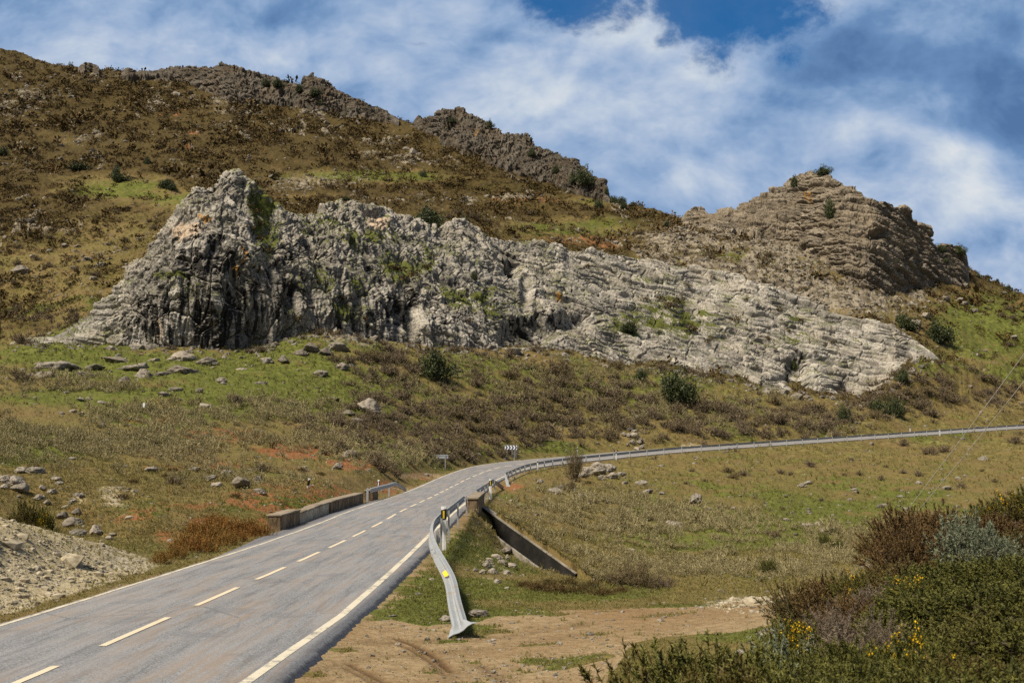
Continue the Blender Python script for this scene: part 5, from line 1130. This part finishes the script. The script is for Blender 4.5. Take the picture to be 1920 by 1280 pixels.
# loose chips
CH = []
for i in range(7): V, F = t_stone(300+i, 1, .6); CH.append((V, F, np.zeros(len(V))))
_fo = np.exp(-((GY-LY[13][None, :]+2.5)/3.5)**2)*((VPX > 20) & (VPX < 1780))
dens = (.10+1.6*_fo*np.clip(.7+1.5*_nB, 0, 2)+.5*rock+.45*red+.8*gravel+.06*dirt*(GY < 60)+.3*sstep(_nA, .05, .4))*(GY > 9)*(np.where(ROFF < 0, -ROFF-3.3, ROFF-3.6) > .25)
idx = pick(9000, None, GY < 300, dens); S = RNG.lognormal(0, .55, len(idx))*np.clip(.0011*gy[idx]*(1+.9*_fo.ravel()[idx]), .022, .42)
scatter('loose_stones', CH, pos_of(idx)+np.array([0, 0, .0]), S, RNG.uniform(-.1, .35, len(idx)), M_STONE)
idx = pick(5000, None, gravel > .5, gravel*(GY < 60)); scatter('scree', CH, pos_of(idx), RNG.lognormal(0, .95, len(idx))*.018, RNG.uniform(-.1, .1, len(idx)), mat('scree_chips', lambda nt, pos, obj, b: nt.mix(nt.step(nt.noise(pos, 5, 4, .7), .35, .65), (.23, .19, .125), (.43, .375, .27))))

# ------------------------------------------------------------------ grass and scrub as stuff
offroad = np.where(ROFF < 0, -ROFF-3.2, ROFF-3.55) > .2
TU = [t_tuft(i, 10, .045, .5) for i in range(6)]
g_ = offroad*(1-.985*dirt)*(1-.95*gravel)*(1-.8*rock)*(1-.85*sstep(red, .3, .6))
idx = pick(52000, None, (GY > 9) & (GY < 75) & offroad, g_*(.5+.9*sstep(_nB, -.3, .3)), .35)
S = RNG.lognormal(0, .35, len(idx))*np.clip(.0019*gy[idx], .035, .15); gt = green.ravel()[idx]
scatter('grass', TU, pos_of(idx), S, np.clip(.72-.62*sstep(gt, .25, .6)+RNG.normal(0, .14, len(idx)), 0, 1), M_TUFT)
idx = pick(34000, None, (GY >= 75) & (GY < 330) & offroad & (VROW > 400), g_*(.4+.9*sstep(_nA, -.3, .3)), .2)
S = RNG.lognormal(0, .35, len(idx))*np.clip(.0019*gy[idx], .15, .45); gt = green.ravel()[idx]
scatter('grass', TU, pos_of(idx), S, np.clip(.70-.55*sstep(gt, .3, .6)+RNG.normal(0, .15, len(idx)), 0, 1), M_TUFT)
SG = [t_twigs(50+i, 9, 5, .030, .9, 1.15) for i in range(6)]
bands = ell([(120, 790, 200, 22, .6), (60, 830, 160, 30, .9), (260, 820, 200, 20, .8), (230, 850, 200, 28, .7), (330, 770, 90, 14, 1.), (430, 790, 110, 14, 1.2), (540, 815, 110, 16, 1.3), (640, 835, 90, 18, 1.3), (730, 855, 80, 18, 1.2), (60, 725, 140, 22, 1.), (560, 780, 80, 18, .7), (480, 760, 60, 14, .5), (1200, 1000, 200, 50, 1.), (1120, 960, 120, 40, .8), (1250, 1060, 180, 30, 1.1), (1420, 1060, 220, 22, 1.), (1090, 1050, 60, 50, .8), (1550, 1045, 160, 20, 1.), (1700, 1000, 200, 20, .6), (1000, 730, 260, 60, .55), (1300, 760, 260, 40, .55), (880, 690, 120, 30, .4), (1500, 790, 160, 30, .4), (420, 900, 160, 24, .4)])
idx = pick(9500, None, (GY > 40) & offroad, bands*np.clip(.35+1.8*_nB+1.5*_nA+.8*_nC, 0, 2.2)*(1-.7*rock)*(1-.6*red), .3)
scatter('pale_scrub', SG, pos_of(idx), RNG.lognormal(0, .3, len(idx))*np.clip(.0044*gy[idx], .22, .62), RNG.normal(0.12, .2, len(idx)), M_SAGE)
TWS = [t_twigs(20+i, 12, 6, .035, .3, .85) for i in range(5)]
thick = ell([(720, 800, 90, 60, 1.2), (880, 800, 120, 60, 1.3), (1000, 760, 150, 60, 1.1), (1150, 770, 160, 50, 1.), (1350, 790, 160, 36, .9), (1500, 790, 140, 26, 1.), (720, 690, 80, 40, .9), (640, 820, 40, 26, .8), (1640, 740, 80, 30, .9), (1750, 740, 80, 40, .8), (1880, 740, 80, 30, .7), (1230, 690, 120, 20, .4), (70, 600, 90, 26, 1.), (60, 640, 40, 14, .6), (900, 690, 60, 30, .5), (560, 795, 30, 18, .7), (1060, 820, 160, 14, .9)])
idx = pick(1500, None, (GY > 60) & offroad, thick*np.clip(.5+1.6*_nB, 0, 2), .2)
scatter('thorn_scrub', TWS, pos_of(idx), RNG.lognormal(0, .35, len(idx))*np.clip(.0048*gy[idx], .3, 1.0), RNG.normal(0, .12, len(idx)), M_TWIG)
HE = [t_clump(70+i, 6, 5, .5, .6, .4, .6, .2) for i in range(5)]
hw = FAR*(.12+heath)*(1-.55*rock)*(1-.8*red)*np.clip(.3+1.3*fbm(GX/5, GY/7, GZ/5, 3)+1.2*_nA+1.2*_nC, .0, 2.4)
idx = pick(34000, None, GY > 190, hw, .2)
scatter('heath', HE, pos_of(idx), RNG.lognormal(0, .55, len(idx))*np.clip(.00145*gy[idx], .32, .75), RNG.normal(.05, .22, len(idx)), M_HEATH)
CR = [(V, F, T) for V, F, T in CH]
idx = pick(8000, None, (GY > 235), (.04+rock*1.2)*FAR*np.clip(.5+1.5*_nB, 0, 2), .2)
scatter('hillside_stones', CR, pos_of(idx), RNG.lognormal(0, .5, len(idx))*np.clip(.0011*gy[idx], .3, .8), RNG.uniform(0, .4, len(idx)), M_STONE)
# ------------------------------------------------------------------ shrubs one could count
def shrub_meshes(name, temps, material): return [tmesh(name, t, material) for t in temps]
TW = shrub_meshes('thorn_shrub', [t_twigs(i, 36, 9, .02, .2, .9) for i in range(6)], M_TWIG)
def place(name, meshes, P, r, label, catg, group=None, h=1., k=None):
    o = link(name, meshes[random.randrange(len(meshes)) if k is None else k], None, tuple(P), label, catg, group)
    o.scale = (r*random.uniform(.9, 1.15), r*random.uniform(.9, 1.15), r*h); o.rotation_euler = (random.uniform(-.1, .1), random.uniform(-.1, .1), random.uniform(0, 6.28)); return o
def by_px(name, meshes, px, row, wpx, label, catg, group=None, h=1.):
    P = at(px, row); return place(name, meshes, P, wpx*.5*P[1]/FPX, label, catg, group, h)
idx = pick(235, None, (GY > 90) & (GY < 300) & offroad & (VROW > 640) & ~inpoly(VPX, VROW, [(760, 650), (870, 650), (880, 720), (760, 720)]), thick*np.clip(.5+1.6*_nB, 0, 2), .1)
fo_i = pick(40, None, (_fo > .5) & (VPX > 250), np.clip(.3+1.6*_nA, 0, 2)*1., 0)
for i in fo_i: place('thorn_shrub', TW, (gx[i], gy[i], gz[i]), random.uniform(.7, 1.7), 'bare shrub growing along the foot of the pale cliff', 'shrub', 'shrubs along the foot of the cliff', .9)
for i in idx: place('thorn_shrub', TW, (gx[i], gy[i], gz[i]), random.uniform(.9, 2.3)*min(1.2, gy[i]/180), 'bare brown thorn shrub in the thicket between road and pale cliff', 'shrub', 'thorn shrubs in the thicket', random.uniform(.8, 1.1))
for p, r, w_ in ((440, 755, 44), (490, 752, 36), (575, 808, 44), (600, 812, 40), (40, 715, 50), (30, 700, 30), (715, 880, 60), (700, 865, 50), (740, 890, 40), (690, 830, 50), (840, 845, 40), (610, 850, 24), (490, 880, 40), (325, 905, 34), (420, 880, 26)): by_px('thorn_shrub', TW, p, r, w_, 'lone bare shrub standing out on the green slope below the cliff', 'shrub', 'lone bare shrubs on the green slope', 1.0)
for p, r, w_ in ((1298, 880, 18), (1376, 892, 30), (1395, 890, 30), (1366, 884, 28), (1467, 885, 22), (1480, 890, 18), (1517, 872, 32), (1583, 888, 16), (1612, 890, 20), (1655, 898, 22), (1692, 886, 18), (1722, 890, 26), (1543, 938, 18), (1598, 912, 14), (1464, 955, 16), (1455, 1005, 34), (1446, 1002, 28), (1595, 860, 16), (1635, 815, 14), (1695, 832, 30), (1740, 850, 40), (1770, 845, 36), (1900, 830, 40), (1915, 812, 20), (1800, 914, 30), (1840, 880, 16), (1660, 872, 14), (1560, 905, 12), (1320, 900, 12), (1285, 905, 14), (1865, 900, 18), (1890, 925, 20)): by_px('thorn_shrub', TW, p, r, w_, 'small dark shrub dotted over the grassy field below the far guard rail', 'shrub', 'small shrubs dotted over the field', .95)
hw2 = FAR*np.clip(.3+_nA, 0, 1)*ell([(150, 450, 200, 120, 1), (1000, 420, 250, 40, 1), (1500, 500, 260, 60, 1.), (1850, 600, 100, 70, .8), (700, 370, 300, 20, .8), (1250, 440, 80, 20, 1)])
for i in pick(70, None, GY > 235, hw2, .0): place('thorn_shrub', TW, (gx[i], gy[i], gz[i]), random.uniform(1.1, 2.4), 'dark brown shrub scattered over the upper hillside behind the pale cliff', 'shrub', 'shrubs over the upper hillside', .8)
# bare bush by the far rail, and brambles at the gully
bb = thing('bare_bush', 'tall leafless brown bush standing before the far guard rail at the bend', 'bush', tuple(at(1076, 902)))
P = at(1076, 902); r = 30*P[1]/FPX
o = link('twigs', tmesh('twigs', t_twigs(401, 70, 14, .011, 1.2, 2.2), M_TWIG), bb); o.scale = (r, r, r*1.02)
m = MB(); [m.tube([(0, 0, -.3), (.1*a_, .05*b_, r*.5), (.35*a_*r, .3*b_*r, r*1.2)], [.09, .06, .03], 6) for a_, b_ in ((1, .4), (-.8, .7), (.1, -1), (-.3, .2))]; m.build('stems', M_TRUNK, bb)
by_px('thorn_shrub', TW, 1070, 922, 44, 'rounded brown shrub just downhill of the tall leafless bush', 'shrub')
for p, r_, w_, lab in ((1190, 1095, 120, 'big tangled brown bramble at the bottom of the gully'), (1150, 1090, 70, 'lower tangled bramble beside the big one in the gully'), (1240, 1098, 70, 'thin brown bramble on the uphill side of the gully bramble')):
    P = at(p, r_); place('bramble', [tmesh('bramble', t_twigs(500+p, 60, 14, .009, .2, .8), M_TWIG)], (P[0], P[1], P[2]-.1), w_*.5*P[1]/FPX, lab, 'bramble')
RU = [t_gorse(600+i, 160, 26, .3, .012, .075, .7)[0] for i in range(4)]
RUm = shrub_meshes('rusty_bush', RU, M_RUST); ORm = shrub_meshes('rusty_bush', RU, M_ORANGE)
for p, r_, w_ in ((350, 1030, 60), (390, 1015, 70), (425, 1005, 70), (460, 1000, 60), (490, 1005, 50), (380, 1035, 60), (330, 1045, 50), (420, 1022, 50), (300, 1052, 44), (445, 1015, 44), (365, 1000, 50), (405, 990, 50)): by_px('rusty_bush', ORm, p, r_, w_*1.05, 'rusty orange bush in the clump at the road edge before the bridge wall', 'bush', 'rusty bushes before the bridge wall', 1.25)
for p, r_, w_ in ((1010, 1105, 60), (1050, 1108, 60), (1090, 1110, 60), (1130, 1112, 50), (985, 1098, 40), (1030, 1095, 44), (1110, 1100, 50), (1065, 1095, 44), (1160, 1108, 40)): by_px('rusty_bush', RUm, p, r_, w_, 'withered brown fern clump at the foot of the black wall', 'bush', 'withered clumps at the foot of the wall', .7)
for p, r_, w_ in ((315, 895, 26), (325, 905, 26), (60, 880, 30), (320, 880, 22), (250, 905, 24), (600, 890, 20), (570, 880, 24), (230, 935, 30), (440, 930, 24), (1100, 905, 20)): by_px('rusty_bush', RUm, p, r_, w_, 'low olive brown tuft on the stony near slope', 'tuft', 'olive brown tufts on the near slope', .8)

# ------------------------------------------------------------------ evergreen oaks
OAKV = [t_clump(800+i, 110, 46, .115, .95, .25, .5, .35) for i in range(4)]
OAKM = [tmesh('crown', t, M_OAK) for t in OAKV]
def oak(px, row, wpx, hpx, label, group=None, P=None, trunk=True, name='oak_tree', k=None):
    P = at(px, row) if P is None else P; s = P[1]/FPX; r, h = wpx*.5*s, hpx*s
    t = thing(name, label, 'tree', tuple(P), 0, group)
    c = link('crown', OAKM[random.randrange(4) if k is None else k], t); tz = .07*h if trunk else -.06*h
    c.location = (0, 0, tz); c.scale = (r, r, (h-tz)/1.02); c.rotation_euler = (0, 0, random.uniform(0, 6.28))
    if trunk:
        m = MB(); m.tube([(0, 0, -.4), (.05*r, 0, .25*h), (.1*r, .05*r, .55*h)], [.09*h, .065*h, .03*h], 8)
        for a_ in (0, 2.1, 4.2): m.tube([(.05*r, 0, .25*h), (.4*r*math.cos(a_), .4*r*math.sin(a_), .55*h)], [.05*h, .02*h], 6)
        m.build('trunk', M_TRUNK, t)
    return t
oak(816, 708, 72, 54, 'round dark evergreen oak just below the cliff, beside the brown thicket', k=0)
oak(1268, 754, 72, 58, 'large blue green evergreen oak on the slope under the middle of the cliff', k=1)
oak(1651, 778, 40, 32, 'dark low oak of a touching pair under the cliff end, its cliff side member', k=2); oak(1677, 778, 40, 34, 'dark low oak of a touching pair under the cliff end, its roadward member', k=3)
oak(1692, 716, 28, 28, 'small bright oak above the touching pair near the cliff end', k=0); oak(1583, 788, 24, 30, 'small oak just above the road under the cliff end', k=1)
oak(1202, 712, 28, 24, 'small grey green oak at the foot of the cliff near the large one', k=2)
oak(1762, 640, 58, 40, 'wide dark oak on the green slope beyond the cliff end', k=3); oak(1702, 616, 46, 26, 'low dark oak just behind the cliff end rocks', k=1); oak(1690, 600, 22, 14, 'small oak next to the boulders behind the cliff end', k=2)
oak(797, 434, 74, 46, 'broad green oak rising behind the crest of the pale cliff', k=0)
for p, r_, w_, h_ in ((218, 328, 18, 22), (226, 337, 44, 14), (308, 350, 40, 14), (322, 354, 24, 12), (279, 306, 16, 14), (150, 318, 50, 14), (6, 290, 24, 16), (792, 328, 16, 14), (610, 190, 30, 18), (600, 200, 24, 14), (545, 196, 20, 14), (480, 166, 16, 12), (513, 160, 18, 10), (1120, 390, 22, 14), (650, 372, 20, 8), (870, 412, 24, 10), (1250, 420, 12, 10)):
    oak(p, r_, w_, h_, 'small dark evergreen dotted over the heath slope under the skyline crags', 'evergreens dotted over the heath slope', trunk=False, name='evergreen_shrub')
for p, r_, w_, h_ in ((1152, 378, 16, 12), (1165, 383, 20, 13), (1174, 384, 16, 12), (1186, 387, 12, 9), (1240, 400, 6, 5), (1225, 398, 6, 6), (1205, 393, 8, 6), (1850, 522, 10, 8), (1868, 528, 10, 8), (1890, 540, 12, 9), (1835, 517, 12, 6)):
    oak(p, r_, w_, h_, 'tiny dark bush standing on the skyline', 'bushes on the skyline', trunk=False, name='evergreen_shrub')
def on_rock(label, px, row):
    P, X, Rw, nu_, nt_, N = OUTG[label]; s = slice(nu_, nu_+nt_); d = (X[s]-px)**2+(Rw[s]-row)**2; m = d < d.min()+9; c = np.where(m, P[s][..., 1], 1e9); i = np.unravel_index(int(c.argmin()), c.shape); return P[s][i]
PK = 'tan layered limestone summit with a lone bush on top'; CL = 'long pale limestone outcrop with a steep black streaked cliff above the road'; C2 = 'dark jagged crag stepping down the skyline towards the saddle'; C1 = 'dark broken crag along the skyline above the heath slope'
oak(1542, 328, 34, 17, 'lone bush crowning the tan summit', P=on_rock(PK, 1542, 326), trunk=False, name='evergreen_shrub')
oak(1487, 346, 16, 18, 'dark bush in a notch of the tan summit ridge', P=on_rock(PK, 1487, 346), trunk=False, name='evergreen_shrub')
oak(1556, 408, 24, 34, 'dark green bush hanging on the face of the tan summit', P=on_rock(PK, 1556, 406), trunk=False, name='evergreen_shrub')
for p, r_, w_, h_ in ((1765, 470, 22, 14), (1800, 480, 26, 18), (1775, 490, 14, 8)): oak(p, r_, w_, h_, 'dark bush on the low end of the tan summit', 'bushes on the end of the tan summit', P=on_rock(PK, p, r_), trunk=False, name='evergreen_shrub')
for lab, p, r_, w_, h_ in ((C2, 920, 236, 16, 14), (C2, 1092, 345, 36, 30), (C2, 1040, 322, 20, 14), (C2, 1078, 340, 22, 20), (C2, 1137, 360, 10, 12), (C2, 845, 232, 20, 10), (C2, 1000, 290, 20, 12), (C1, 520, 160, 26, 14), (C1, 560, 172, 20, 14), (C1, 590, 180, 24, 14), (C1, 495, 160, 18, 14)):
    oak(p, r_, w_, h_, 'dark evergreen rooted in a cleft of the skyline crags', 'evergreens in the skyline crags', P=on_rock(lab, p, r_), trunk=False, name='evergreen_shrub')
oak(1180, 622, 38, 24, 'dark green bush growing in the middle of the cliff face above the small oak', P=on_rock(CL, 1180, 620), trunk=False, name='evergreen_shrub')
oak(890, 522, 16, 14, 'small round bush in a crevice high on the cliff', P=on_rock(CL, 890, 520), trunk=False, name='evergreen_shrub')
oak(1490, 700, 14, 18, 'bright bush inside the hollow at the low cliff end', P=on_rock(CL, 1488, 690), trunk=False, name='evergreen_shrub')
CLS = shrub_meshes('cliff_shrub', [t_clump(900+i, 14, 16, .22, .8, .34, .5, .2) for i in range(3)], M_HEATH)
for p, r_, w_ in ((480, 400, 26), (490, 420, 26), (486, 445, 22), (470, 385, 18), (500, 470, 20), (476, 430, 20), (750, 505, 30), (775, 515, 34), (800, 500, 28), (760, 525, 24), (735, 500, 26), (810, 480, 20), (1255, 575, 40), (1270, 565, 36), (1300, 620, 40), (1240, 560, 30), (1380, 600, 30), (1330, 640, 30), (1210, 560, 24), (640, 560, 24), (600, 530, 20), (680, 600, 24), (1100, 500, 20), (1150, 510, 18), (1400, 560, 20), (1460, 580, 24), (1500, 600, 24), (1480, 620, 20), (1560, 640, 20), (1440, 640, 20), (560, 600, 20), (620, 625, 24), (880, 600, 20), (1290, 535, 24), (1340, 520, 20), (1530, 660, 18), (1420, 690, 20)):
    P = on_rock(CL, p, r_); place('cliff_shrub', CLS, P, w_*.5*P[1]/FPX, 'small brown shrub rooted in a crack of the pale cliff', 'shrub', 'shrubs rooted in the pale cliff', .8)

# ------------------------------------------------------------------ gorse and heath close to the camera
GO = [t_gorse(1000+i, 1050, 36, .135, .0085, .056, .85, .3) for i in range(4)]
GOm = [tmesh('foliage', g[0], M_GORSE) for g in GO]; FLm = [tmesh('blossom', t_flowers(i, GO[i][1], .10, .038, 7), M_FLOWER) for i in range(4)]; FLs = [tmesh('blossom', t_flowers(i+9, GO[i][1], .0, .03, 3), M_FLOWER) for i in range(4)]
RB = [t_gorse(1100+i, 520, 42, .19, .009, .056, .9, .3) for i in range(3)]; RBm = [tmesh('foliage', g[0], M_RUST) for g in RB]
DB = [tmesh('foliage', t_gorse(1200+i, 240, 40, .28, .006, .09, .85)[0], M_DEAD) for i in range(2)]
SB = [tmesh('foliage', t_gorse(1300+i, 300, 34, .2, .011, .075, .85, .1)[0], M_SILVER) for i in range(2)]
STm = [tmesh('stems', t_twigs(1400+i, 40, 8, .010, .3, .75), M_TRUNK) for i in range(2)]
MG = [tmesh('foliage', t_gorse(1500+i, 330, 44, .26, .0075, .058, .85)[0], M_GORSE) for i in range(1)]
def front(px, top, Y, hw, kind, label, group=None):
    u, s = ray(px, top); x, zt = float(u)*Y, CZ+float(s)*Y; zg = gz_at(x, Y); h = max(.4, zt-zg); r = max(1.3*hw*Y/FPX, .8*h)
    t = thing('gorse_bush' if kind in ('green', 'gorse', 'bloom') else ('silvery_bush' if kind == 'silver' else 'heath_bush'), label, 'bush', (x, Y, zg), random.uniform(0, 6.28), group)
    k = random.randrange(9)
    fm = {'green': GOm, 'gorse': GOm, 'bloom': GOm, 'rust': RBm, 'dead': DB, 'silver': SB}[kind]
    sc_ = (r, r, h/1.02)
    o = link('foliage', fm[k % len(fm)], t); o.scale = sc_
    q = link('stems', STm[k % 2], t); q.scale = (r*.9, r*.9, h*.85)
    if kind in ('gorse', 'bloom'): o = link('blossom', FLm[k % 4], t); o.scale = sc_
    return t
BACK = [(1700, 950, 18.5, 60, 'rust', 'dark rusty bush at the outer end of the back row, beneath the cables'), (1745, 945, 19, 70, 'rust', 'tall rusty brown bush in the back row of gorse'), (1690, 990, 17.5, 50, 'rust', 'low rusty bush in front of the dark one beneath the cables'), (1780, 985, 17.5, 60, 'rust', 'rusty bush just below the silvery shrubs'), (1855, 960, 19, 60, 'rust', 'brown heath bush between silvery shrubs and the yellow gorse'), (1900, 1000, 17.5, 70, 'rust', 'brown heath bush under the topmost yellow gorse'),
        (1812, 962, 17, 42, 'silver', 'larger silvery grey leaved bush among the rusty ones'), (1856, 990, 16.5, 40, 'silver', 'smaller silvery grey leaved bush beside the larger one'),
        (1890, 922, 20, 55, 'bloom', 'yellow flowering gorse topping the back row'), (1935, 905, 20, 60, 'bloom', 'yellow flowering gorse cut by the picture edge at the top of the back row'), (1850, 940, 21, 40, 'gorse', 'sparse yellow gorse just behind the silvery bushes')]
MID = [(1655, 1062, 15.5, 50, 'bloom', 'yellow gorse on the rim below the cables'), (1608, 1070, 16.5, 45, 'bloom', 'yellow gorse at the valley end of the middle row'), (1560, 1075, 17, 60, 'rust', 'low reddish brown heath along the gravel rim'), (1500, 1090, 18, 50, 'rust', 'outermost reddish heath low on the gravel rim'), (1705, 1050, 14.5, 60, 'rust', 'rusty heath in the middle row behind the green gorse'),
       (1640, 1095, 13.5, 55, 'dead', 'grey dead bush between the yellow gorse and the green'), (1590, 1110, 13, 50, 'rust', 'brown heath above the grey dead bush'), (1570, 1140, 12, 60, 'dead', 'big dark dead bush with drooping grass at the gravel edge'), (1500, 1150, 12.2, 32, 'gorse', 'small yellowing gorse at the edge of the bare earth'), (1720, 1075, 13, 60, 'gorse', 'green gorse with scattered flowers in the middle row'),
       (1780, 1045, 14, 80, 'green', 'broad green gorse in the middle of the bank'), (1860, 1040, 14, 80, 'green', 'tall green gorse beside the broad one on the bank'), (1930, 1035, 13.5, 70, 'green', 'green bush at the picture edge halfway up the bank'), (1690, 1120, 11.5, 70, 'green', 'green gorse just above the flowering front clump'), (1770, 1090, 11.5, 90, 'green', 'dense green gorse in the centre of the bank'), (1860, 1085, 11, 100, 'green', 'dense dark green gorse towards the picture edge'), (1940, 1090, 11, 80, 'green', 'dark green gorse cut by the picture edge')]
FRONT = [(1360, 1235, 8.0, 85, 'green', 'low full green gorse at the very bottom, just before the corner clump'), (1262, 1212, 9.4, 62, 'green', 'nearest gorse bush to the bare earth, at the tip of the front row'), (1310, 1195, 9.5, 75, 'green', 'rounded dark green gorse in the front row by the bare earth'), (1375, 1205, 9.2, 80, 'green', 'dark gorse second from the bare earth in the front row'), (1420, 1225, 8.8, 70, 'green', 'lower green gorse in the front row before the flat stones'), (1475, 1190, 10, 55, 'silver', 'low grey green cushion by the flat stones'), (1530, 1195, 9.8, 60, 'green', 'pale green gorse behind the front row'), (1590, 1190, 9.4, 70, 'green', 'green gorse next to the big dark dead bush'), (1650, 1160, 9.6, 70, 'dead', 'greyish dead bush beside the flowering front clump'),
         (1720, 1170, 8.4, 75, 'bloom', 'gorse with the brightest yellow flowers in the front clump'), (1640, 1215, 7.8, 60, 'green', 'small olive gorse low in the front clump'), (1800, 1150, 8.8, 100, 'green', 'olive bush behind the brightest yellow flowers'), (1900, 1150, 8.4, 110, 'green', 'large dark green gorse filling the picture corner'), (1820, 1215, 7.4, 90, 'green', 'olive green bush in the corner clump'), (1520, 1245, 7.6, 110, 'green', 'blurred green gorse along the lower edge, before the pale one'), (1620, 1255, 7., 110, 'green', 'blurred olive gorse along the lower edge, in the middle'), (1740, 1235, 7., 110, 'green', 'blurred dark olive gorse along the lower edge'), (1880, 1235, 6.6, 130, 'green', 'blurred dark gorse in the very corner'), (1440, 1262, 8, 80, 'green', 'blurred gorse at the lower edge beneath the front row')]
for a_ in BACK+MID+FRONT: front(*a_)
for p, r_, w_, lab in ((1440, 1075, 46, 'round dark green bush at the bottom of the field'), (1545, 1022, 34, 'olive bush at the foot of the gorse bank, valley side'), (1570, 1028, 34, 'brownish bush next to the olive one at the foot of the gorse bank'), (1625, 1040, 46, 'green bush close below the rusty gorse')):
    P = at(p, r_); t = thing('green_bush', lab, 'bush', tuple(P)); o = link('foliage', MG[0], t); r = w_*.5*P[1]/FPX; o.scale = (r, r, r*1.25); q = link('stems', STm[0], t); q.scale = (r*.8, r*.8, r)
for p, r_, w_, lab in ((50, 975, 90, 'dark green broom behind the top of the scree heap'), (82, 985, 50, 'yellow tinged gorse at the back of the scree heap')):
    u, s = ray(p, r_-38); Y = 41.; x = float(u)*Y; zg = gz_at(x, Y); t = thing('gorse_bush', lab, 'bush', (x, Y, zg-.1)); h = CZ+float(s)*Y-zg+.1; r = w_*.5*Y/FPX
    o = link('foliage', GOm[1], t); o.scale = (r, r, max(.5, h)); q = link('stems', STm[0], t); q.scale = (r*.8, r*.8, max(.4, h*.8))
    if w_ < 60: o = link('blossom', FLm[1], t); o.scale = (r, r, max(.5, h))
